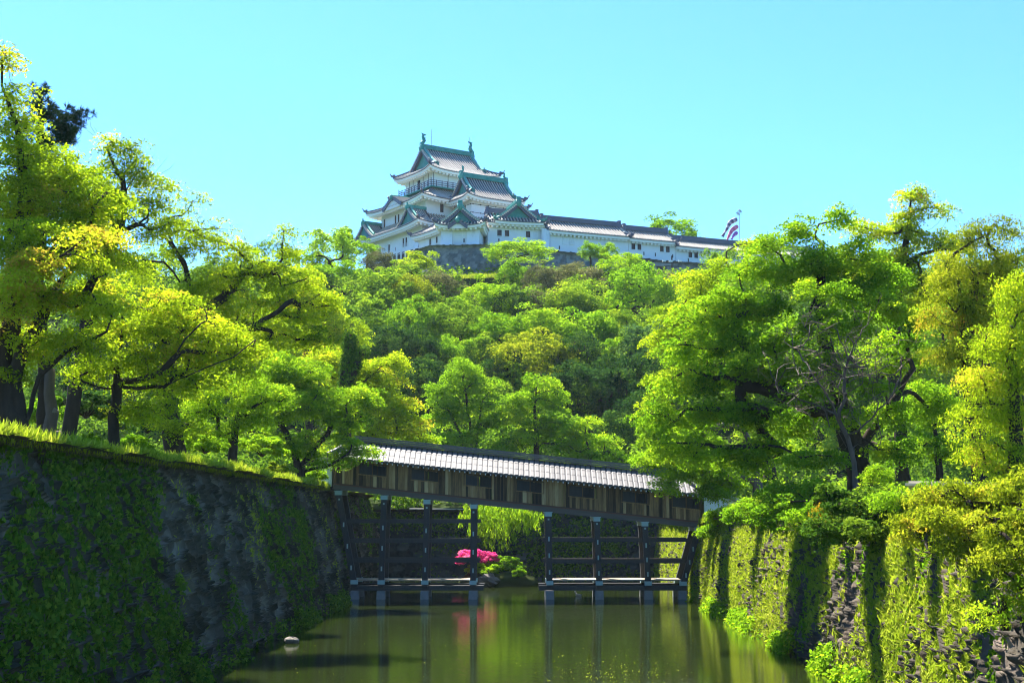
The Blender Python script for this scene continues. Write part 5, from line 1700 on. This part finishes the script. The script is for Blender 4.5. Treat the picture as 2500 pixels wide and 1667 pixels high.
# ------------------------------------------------------------------ plants on the moat walls
def wall_frame(ev, u, v):
    us, B, T, nrm, Hh = ev
    b = np.stack([np.interp(u, us, B[:, k]) for k in range(3)], -1)
    t = np.stack([np.interp(u, us, T[:, k]) for k in range(3)], -1)
    n = unit(np.stack([np.interp(u, us, nrm[:, k]) for k in range(3)], -1))
    return b, t, n

def wall_plants(name, ev, n, maskf, curve, size, ratio, mt, label, cat, seed, hang=0.0, lift=(.12, .4), tint0=.5, tv=.16):
    rg = np.random.default_rng(seed)
    us = ev[0]
    u = rg.uniform(us[0], us[-1], n); v = rg.uniform(0.02, 1.02, n)
    b, t, nr = wall_frame(ev, u, v)
    y = b[:, 1]
    keep_ = rg.uniform(0, 1, n) < maskf(u, v, y)
    u, v, b, t, nr, y = u[keep_], v[keep_], b[keep_], t[keep_], nr[keep_], y[keep_]
    k = len(u)
    lum = fbm(u / .9, v * 9 / .9, seed + 1, 3)
    C = b + (t - b) * v[:, None] - nr * (curve * 4 * v * (1 - v))[:, None] + nr * (lift[0] + (lift[1] - lift[0]) * rg.uniform(0, 1, k) * (.3 + lum))[:, None]
    N = unit(nr * .9 + rg.normal(size=(k, 3)) * .55 + np.array((0, 0, .35)))
    T = None
    if hang: T = np.array((0, 0, -hang)) + rg.normal(size=(k, 3)) * .4
    tt = tint0 + rg.normal(size=k) * tv + .3 * (fbm(u / 2.2, v * 4, seed + 5) - .5)
    me = leaf_mesh(name, C, N, size * rg.uniform(.6, 1.4, k), ratio, tt, [M[mt]], T, rg)
    o = obj_from(name, me); o["kind"] = "stuff"
    tag(o, label, cat)
    return o

sm = lambda x, a, b: np.clip((x - a) / (b - a), 0, 1)
def m_left_ivy(u, v, y):
    patch = fbm(y / 5.5, v * 2.2, 3) + .22 * fbm(y / 1.2, v * 7, 4) - .11
    near = np.clip(1.25 - np.abs(y - 41) / 14, 0, 1)
    near2 = .5 * np.clip(1 - np.abs(y - 80) / 16, 0, 1)
    foot = .5 * np.clip(1 - v / .22, 0, 1) * (y < 92)
    return sm(patch + .30 * near + .22 * near2 + .25 * foot, .52, .69) * .95
wall_plants("ivy", LW, 260000, m_left_ivy, .35, .2, .75, 'ivy', "dark ivy patches creeping over the shaded moat wall", "ivy", 3)
def m_left_bright(u, v, y):
    st = fbm(y / 1.1, v * 1.3, 13, 3)
    band = np.exp(-((y - 70) / 13) ** 2) * sm(v, .25, .6) + 1.4 * np.exp(-((y - 92.5) / .9) ** 2) * sm(v, .05, .2) + .6 * np.exp(-((y - 47.5) / 1.2) ** 2)
    return sm(st * 1.0 + .22 * band, .56, .70) * (.08 + band)
wall_plants("wall_grass", LW, 110000, m_left_bright, .35, .34, .2, 'grass', "tufts of grass and fern growing from the shaded moat wall", "grass", 5, hang=.8, lift=(.2, .75), tint0=.6)
def m_right_grass(u, v, y):
    st = fbm(y / 2.6, v * 2.0, 33, 3)
    far = sm(y, 66, 84)
    return np.clip(.34 + .8 * far + (st - .5) * 2.6, 0, 1) * (.25 + .75 * sm(v, -.02, .12))
wall_plants("hanging_grass", RW, 480000, m_right_grass, .3, .42, .22, 'grass', "long yellow-green grass hanging down the sunlit moat wall", "grass", 7, hang=1.4, lift=(.1, .4), tint0=.55)
def m_right_ivy(u, v, y):
    st = fbm(y / 3.4, v * 2.4, 43, 3)
    mid = np.exp(-((y - 68) / 14) ** 2)
    topb = sm(v, .55, .9) * (y < 84)
    return sm(st + .24 * mid + .38 * topb - .04 * (y < 46), .46, .62)
wall_plants("ivy", RW, 300000, m_right_ivy, .3, .19, .75, 'lf_green', "leafy green ivy curtains hanging on the sunlit moat wall", "ivy", 9, lift=(.15, .6), tint0=.42)
def m_end(u, v, y):
    return sm(fbm(u / 2.5, v * 3, 53) + .2 * v, .45, .65) * .7
wall_plants("ivy", EW, 40000, m_end, .1, .22, .75, 'ivy', "thin dark ivy on the wall closing the moat", "ivy", 11)

# grass along the bank edges
def edge_grass(xf, zf, side, y0, y1, n, label, seed, w=1.6):
    rg = np.random.default_rng(seed)
    y = rg.uniform(y0, y1, n); d = rg.uniform(-.25, 1, n) * w
    x = xf(y) + side * d; z = zf(y) + rg.uniform(-.05, .2, n) + .12 * (fbm(y, d, seed) - .5)
    Hh = .42 * rg.uniform(.5, 1.5, n) * (.5 + fbm(y / 1.5, d / 1.5, seed + 3))
    T = np.array((-side * .25, 0, 1.0)) + rg.normal(size=(n, 3)) * .35
    N = unit(rg.normal(size=(n, 3)) * np.array((1, 1, .3)))
    me = leaf_mesh("grass", np.stack([x, y, z + Hh * .35], -1), N, Hh, .11, rg.normal(.55, .2, n), [M['grass']], T, rg)
    o = obj_from("grass", me); o["kind"] = "stuff"; tag(o, label, "grass")
edge_grass(LX_T, LZ_T, -1, 20, 96, 42000, "grass along the coping of the shaded moat wall", 3)
edge_grass(lambda y: RX_T(y), lambda y: RZ_T(y), 1, 62, 96, 30000, "grass along the top of the sunlit moat wall", 4)
# foot plants along the waterline
def foot(xf, side, y0, y1, n, label, seed, mt):
    rg = np.random.default_rng(seed)
    y = rg.uniform(y0, y1, n)
    ok = rg.uniform(0, 1, n) < sm(fbm(y / 2.0, y * 0, seed), .45, .65)
    y = y[ok]; n = len(y)
    h = rg.uniform(0, 1, n) ** 1.5 * .9 * (.4 + fbm(y / 1.2, y * 0, seed + 1))
    x = xf(y) + side * (-.15 + h * .35 - rg.uniform(0, .5, n))
    N = unit(rg.normal(size=(n, 3)) + (-side * .6, 0, .8))
    me = leaf_mesh("waterside_plants", np.stack([x, y, h], -1), N, .17 * rg.uniform(.6, 1.5, n), .6, rg.normal(.55, .2, n), [M[mt]], None, rg)
    o = obj_from("waterside_plants", me); o["kind"] = "stuff"; tag(o, label, "plants")
foot(LX_B, -1, 40, 92, 16000, "leafy weeds at the waterline of the shaded wall", 6, 'ivy')
foot(RX_B, 1, 40, 94, 20000, "leafy weeds at the waterline of the sunlit wall", 8, 'lf_green')

# ------------------------------------------------------------------ shrubs
def shrub(px, py, r, rz, Y, leaf, label, name="shrub", i=0, cat="shrub", group=None):
    c = P(px, py, Y); k = Y / F_PX
    root = empty(name, c, (px * .7) % 6.28, label, cat, group)
    root.scale = (r * k, r * k, rz * k)
    o = obj_from("foliage", SHRUB[i % 3][0], root)
    o.material_slots[0].link = 'OBJECT'; o.material_slots[0].material = M[leaf]
    b = MB()
    for q in SHRUB[i % 3][1][::3]: b.tube([(0, 0, -.35), q * .45 - np.array((0, 0, .1)), q * .9], [.03, .02, .01], 4)
    o2 = b.build("stems", M['bark'], root)
    return root
# left bank understorey
for j, (px, py, r, rz, Y, lf, lab) in enumerate([
    (215, 1085, 38, 26, 56, 'lf_green', "low leafy shrub beside the fallen log"),
    (330, 1090, 45, 30, 62, 'lf_green', "low leafy shrub just right of the slender dark maple trunk"),
    (360, 1040, 70, 50, 78, 'lf_dark', "tall dark shrub deep behind the rail fence"),
    (500, 1095, 50, 36, 72, 'lf_lime', "bright shrub leaning over the rail fence"),
    (480, 1000, 70, 55, 88, 'lf_dark', "dark thicket shrub under the drooping maple"),
    (640, 1100, 60, 42, 84, 'lf_lime', "feathery bright shrub beside the leaning maple's trunk"),
    (680, 1150, 40, 22, 86, 'grass', "grassy yellow shrub at the leaning maple's foot"),
    (610, 1040, 60, 45, 96, 'lf_mid', "shaded shrub between the two right-hand left-bank trunks"),
    (210, 1000, 90, 60, 80, 'lf_dark', "big dark shrub behind the grey second trunk"),
    (100, 1020, 60, 50, 70, 'lf_green', "lit shrub seen between the huge tree's trunks"),
    (770, 1165, 34, 20, 93, 'lf_lime', "small bright shrub by the upper gate wall"),
]): shrub(px, py, r, rz, Y, lf, lab, i=j, group="shrubs on the left bank")
# right bank: overhanging bushes built like small crowns, rooted at the wall top
def bush(label, base, lobes, Y, leaf, seed, group="shrubs on the right bank", cs=.75, size=.15, drop=1.0, ratio=.42, **kw):
    return tree("shrub", label, base, [[(base[0] - 5, base[1] - 15)]], lobes, Y, leaf, seed=seed, cs=cs, size=size, ratio=ratio, drop=drop, base_r=.09, n_leaf=56, r_spray=.38, flat=.8, cat="shrub", group=group, **kw)
bush("golden shrub hanging furthest down the moat wall beside the fern-grown stones", (2490, 1260, 1), [(2470, 1205, 70, 40, 1.5), (2490, 1180, 50, 30, 2), (2490, 1270, 60, 50), (2440, 1290, 50, 45), (2480, 1350, 50, 55, -.6), (2440, 1370, 40, 45, -.6), (2490, 1430, 30, 40, -.8)], 35.2, 'lf_olive', 201)
bush("wide golden shrub mound below the ochre wall with bronze leaf tips", (2370, 1240, 1.5), [(2390, 1200, 70, 34, 1), (2320, 1205, 60, 30, 1), (2430, 1230, 60, 40), (2260, 1215, 50, 26, 1), (2290, 1265, 50, 40), (2350, 1275, 70, 45), (2400, 1260, 50, 40), (2330, 1330, 45, 35, -.6), (2390, 1330, 50, 40, -.6), (2430, 1220, 40, 35, 0, .2)], 39.2, 'lf_olive', 203)
bush("small golden bush overhanging the wall left of the golden mound", (2240, 1270, 1.5), [(2225, 1275, 45, 32), (2215, 1305, 32, 26, -.4), (2260, 1260, 40, 26), (2270, 1300, 30, 24)], 43.6, 'lf_olive', 205)
bush("bright green bush in front of the black leaning trunk", (2230, 1230, 2), [(2230, 1205, 70, 26), (2180, 1215, 50, 26), (2290, 1215, 40, 20), (2240, 1235, 60, 22)], 47, 'lf_lime', 207, size=.16)
bush("dark ivy-green bush in deep shade under the great tree", (2120, 1240, 2), [(2110, 1225, 90, 40, 1), (2040, 1225, 70, 40, 1), (2170, 1240, 60, 34), (2150, 1280, 70, 45), (2080, 1290, 80, 45, -.6), (2180, 1310, 50, 40, -.8), (2010, 1290, 50, 40, -.5)], 50.5, 'ivy', 209, cs=.9, size=.17, ratio=.7, drop=0)
bush("light leafy bush climbing between the two black trunks", (2135, 1215, 1), [(2135, 1170, 32, 30), (2125, 1215, 45, 30), (2150, 1140, 20, 24)], 55, 'lf_lime', 211, size=.16, drop=0)
bush("shady bush covering the wall top left of the great tree", (1980, 1240, 2), [(1975, 1205, 80, 36, 2), (1920, 1225, 70, 36, 1), (1900, 1200, 60, 30, 3), (1960, 1265, 80, 36, -.5), (1880, 1260, 50, 32)], 59, 'lf_green', 213, cs=.95, size=.17, ratio=.6, drop=0)
bush("bronze leaved bush below the great tree's black trunk", (2020, 1250, 1), [(2015, 1250, 32, 28), (2035, 1275, 26, 24, -.4)], 54.5, 'lf_orange', 215)
bush("green bush at the foot of the pale cracked trunk", (1870, 1240, 2), [(1865, 1225, 60, 26), (1830, 1245, 50, 28), (1890, 1260, 50, 26), (1800, 1250, 36, 26)], 74, 'lf_green', 217, cs=1.0, size=.18, ratio=.6, drop=0)
bush("leafy bush in front of the white lower gate wall", (1750, 1275, 1), [(1745, 1262, 28, 22), (1775, 1255, 30, 24), (1730, 1290, 30, 22), (1790, 1235, 24, 18)], 88, 'lf_lime', 219, cs=1.0, size=.2, ratio=.6, drop=0)
bush("ferny bush low on the brown stones of the sunlit wall", (2450, 1480, .5), [(2440, 1470, 40, 32), (2400, 1500, 30, 24, -.2)], 34.6, 'lf_lime', 221, size=.14)

# azalea, islet and willow behind the bridge
c = P(1215, 1418, 113)
isl = empty("islet", c, 0, "small rocky islet with green bushes behind the bridge posts", "islet")
b = MB(); b.blob((0, 0, -.3), (3.2, 2.5, 1.3), 16, 8, 3, .12); b.build("mound", M['soil'], isl, smooth=True)
rk = MB(); rk.blob((0, 0, 0), (.9, .6, .5), 8, 6, 5, .25); o = rk.build("rock", M['rock']); o.location = P(1192, 1416, 110.5); tag(o, "pale rock at the water's edge in front of the islet", "rock")
shrub(1180, 1395, 40, 26, 112, 'lf_lime', "light bush on the islet under the pink flowers", i=0)
shrub(1235, 1385, 44, 30, 113, 'lf_green', "rounded bush on the islet's right side", i=1)
shrub(1265, 1402, 22, 16, 111.5, 'lf_green', "small bush trailing off the islet's right tip", i=2)
az = shrub(1148, 1366, 42, 27, 112.5, 'pink', "bright pink flowering azalea mounded on the islet", name="azalea_bush", i=1, cat="azalea")
shrub(1196, 1364, 22, 19, 112.5, 'pink', "small second pink azalea beside the willow tips", name="azalea_bush", i=2, cat="azalea")
def willow():
    Y = 117
    rg = np.random.default_rng(19)
    b0 = P(1215, 1290, Y + 2)
    root = empty("willow_tree", b0, 0, "weeping willow curtain hanging behind the bridge posts", "willow")
    sk = Skel(rg); sk.add(P(1230, 1300, Y + 4), -1)
    sk.line([P(1225, 1240, Y + 3), P(1215, 1190, Y + 2)], 0)
    Cs, Ts, Ns = [], [], []
    tops = [(1150, 1240), (1180, 1228), (1215, 1222), (1250, 1228), (1280, 1240), (1300, 1255), (1165, 1235), (1200, 1224), (1235, 1225), (1268, 1236)]
    for k in range(150):
        q = tops[k % len(tops)]
        px, py = q[0] + rg.normal() * 12, q[1] + rg.normal() * 6
        L = rg.uniform(.35, 1) * np.interp(px, [1130, 1165, 1190, 1240, 1260, 1320], [75, 80, 125, 120, 70, 45])
        y = Y + rg.normal() * 1.2
        a = P(px, py, y); b_ = P(px + rg.normal() * 4, py + L, y)
        m = 50
        t = rg.uniform(0, 1, m)[:, None]
        Cs.append(a + (b_ - a) * t + rg.normal(size=(m, 3)) * .09); Ts.append(np.array((0, 0, -1.0)) + rg.normal(size=(m, 3)) * .35); Ns.append(unit(rg.normal(size=(m, 3)) * np.array((1, 1, .3))))
        if k % 3 == 0: sk.grow(a); 
    sk.p = [q - b0 for q in sk.p]
    sk.mesh(.015, .25).build("trunk", M['bark'], root, smooth=True)
    C = np.vstack(Cs) - b0
    me = leaf_mesh("crown", C, np.vstack(Ns), .34 * rg.uniform(.6, 1.3, len(C)), .25, rg.normal(.5, .2, len(C)), [M['lf_lime']], np.vstack(Ts), rg)
    obj_from("crown", me, root)
willow()

# ochre earth walls and rail fences on the banks
def low_wall(p0, p1, h, label, roofed=True):
    p0, p1 = np.array(p0), np.array(p1)
    r = empty("earth_wall", p0, 0, label, "wall"); d = p1 - p0
    b = MB(); b.bar((0, 0, -h / 2), d - (0, 0, h / 2), .45, h); b.build("wall", M['mudwall'], r)
    b = MB(); b.bar((0, 0, .08), d + (0, 0, .08), .8, .14, (0, 0, 1), .7); b.bar((0, 0, .2), d + (0, 0, .2), .35, .12, (0, 0, 1), .9); b.build("coping", M['tile'], r)
low_wall(P(1000, 1246, 124.5), P(1330, 1252, 124.5), 1.1, "long low ochre wall on top of the dark wall closing the moat")
low_wall(P(2225, 1186, 70), P(2450, 1190, 64), 1.5, "ochre wall with grey tile coping seen behind the golden shrubs")
def rail_fence(p0, p1, label, h=.9):
    p0, p1 = np.array(p0), np.array(p1)
    r = empty("rail_fence", p0, 0, label, "fence"); d = p1 - p0
    b = MB(); b.bar((0, 0, 0), d, .1, .09); b.build("rail", M['plank'], r)
    n = int(np.linalg.norm(d) / .8)
    for i in range(n + 1):
        q = d * i / n
        b = MB(); b.bar(q - (0, 0, h), q - (0, 0, .02), .08, .08, (1, 0, 0)); b.build("post", M['darkwood'], r)
rail_fence(P(338, 1114, 66), P(480, 1116, 66), "low rail fence with slim posts near the thick twisted trunk")
rail_fence(P(575, 1148, 82), P(640, 1150, 82), "short rail fence section by the leaning maple")
# fallen log and stump behind the huge tree
b = MB(); b.tube([(-.6, 0, -.1), (0, 0, .2), (.7, .1, .3)], [.16, .2, .18], 8); o = b.build("fallen_log", M['bark_pale'], smooth=True); o.location = P(105, 1078, 56); tag(o, "cut log lying at the wall top next to the huge trunks", "log")
# second grey trunk with a sawn branch
gs = empty("grey_trunk", P(122, 1100, 54), 0, "grey knobbly trunk with a pale sawn-off branch right of the huge tree", "tree trunk")
b = MB(); q0 = P(122, 1100, 54)
b.tube([P(*q, 54) - q0 for q in ((118, 1110), (120, 1050), (128, 1010), (120, 960), (122, 900))], [.36, .28, .26, .22, .2], 8); b.build("trunk", M['bark_pale'], gs, smooth=True)
b = MB(); b.tube([P(*q, 53.9) - q0 for q in ((126, 1010), (138, 998))], [.14, .12], 8); b.build("sawn_branch", M['rock'], gs)

# rock and small things in the water
b = MB(); b.blob((0, 0, 0), (.38, .28, .2), 11, 8, 8, .16); o = b.build("rock", M['rock']); o.location = P(712, 1563, 65.3); tag(o, "single pale rock standing in the water off the shaded wall", "rock")
def duck(px, py, Y, label, rz=0):
    p = P(px, py, Y); r = empty("duck", (p[0], p[1], .02), rz, label, "duck")
    b = MB(); b.blob((0, 0, .06), (.27, .15, .12), 12, 8, 1, .02); b.tube([(.17, 0, .1), (.24, 0, .22), (.27, 0, .3)], [.07, .05, .05], 8); b.blob((.29, 0, .32), (.08, .06, .06), 8, 6, 2, .02)
    b.tri((.36, -.02, .32), (.36, .02, .32), (.45, 0, .30)); b.tri((-.24, -.06, .1), (-.24, .06, .1), (-.38, 0, .17))
    b.build("body", M['whitepaint'], r, smooth=True)
duck(1413, 1448, 99.0, "small white duck floating under the right bridge section", 2.6)

def leaf_and_glint_flecks():
    rg = np.random.default_rng(88)
    n = 420
    px = np.concatenate([rg.normal(1500, 110, 260), rg.uniform(700, 1900, 160)]); py = np.concatenate([rg.normal(1640, 22, 260), rg.uniform(1480, 1667, 160)])  # dense cluster stands in for sky glints, wide scatter for leaves
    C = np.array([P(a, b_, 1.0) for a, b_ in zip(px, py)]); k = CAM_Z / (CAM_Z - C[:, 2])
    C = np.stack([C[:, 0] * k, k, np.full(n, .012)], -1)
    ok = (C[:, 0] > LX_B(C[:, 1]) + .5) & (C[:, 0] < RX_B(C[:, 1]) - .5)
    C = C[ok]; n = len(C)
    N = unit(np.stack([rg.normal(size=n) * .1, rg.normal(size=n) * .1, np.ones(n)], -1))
    me = leaf_mesh("leaf_and_glint_flecks", C, N, .06 * rg.uniform(.5, 1.5, n), .6, rg.uniform(.3, 1, n), [M['grass']], None, rg)
    o = obj_from("leaf_and_glint_flecks", me); o["kind"] = "stuff"; tag(o, "small fallen leaves and stand-in sky-glint flecks on the moat water", "leaves")
leaf_and_glint_flecks()

# ------------------------------------------------------------------ air
def haze():
    b = MB(); b.box(-1600, -1600, -4.5, 1600, 3600, 100)
    m = bpy.data.materials.new("pale air"); m.use_nodes = True
    nt = m.node_tree
    nt.nodes.remove(nt.nodes["Principled BSDF"])
    v = nt.nodes.new("ShaderNodeVolumePrincipled")
    v.inputs["Color"].default_value = (0.75, 0.9, 1.0, 1)
    v.inputs["Density"].default_value = 0.00006
    v.inputs["Anisotropy"].default_value = 0.3
    nt.links.new(v.outputs[0], nt.nodes["Material Output"].inputs["Volume"])
    o = b.build("haze", m); o["kind"] = "stuff"; tag(o, "thin pale summer haze over the moat and hill", "haze")
if True: haze()
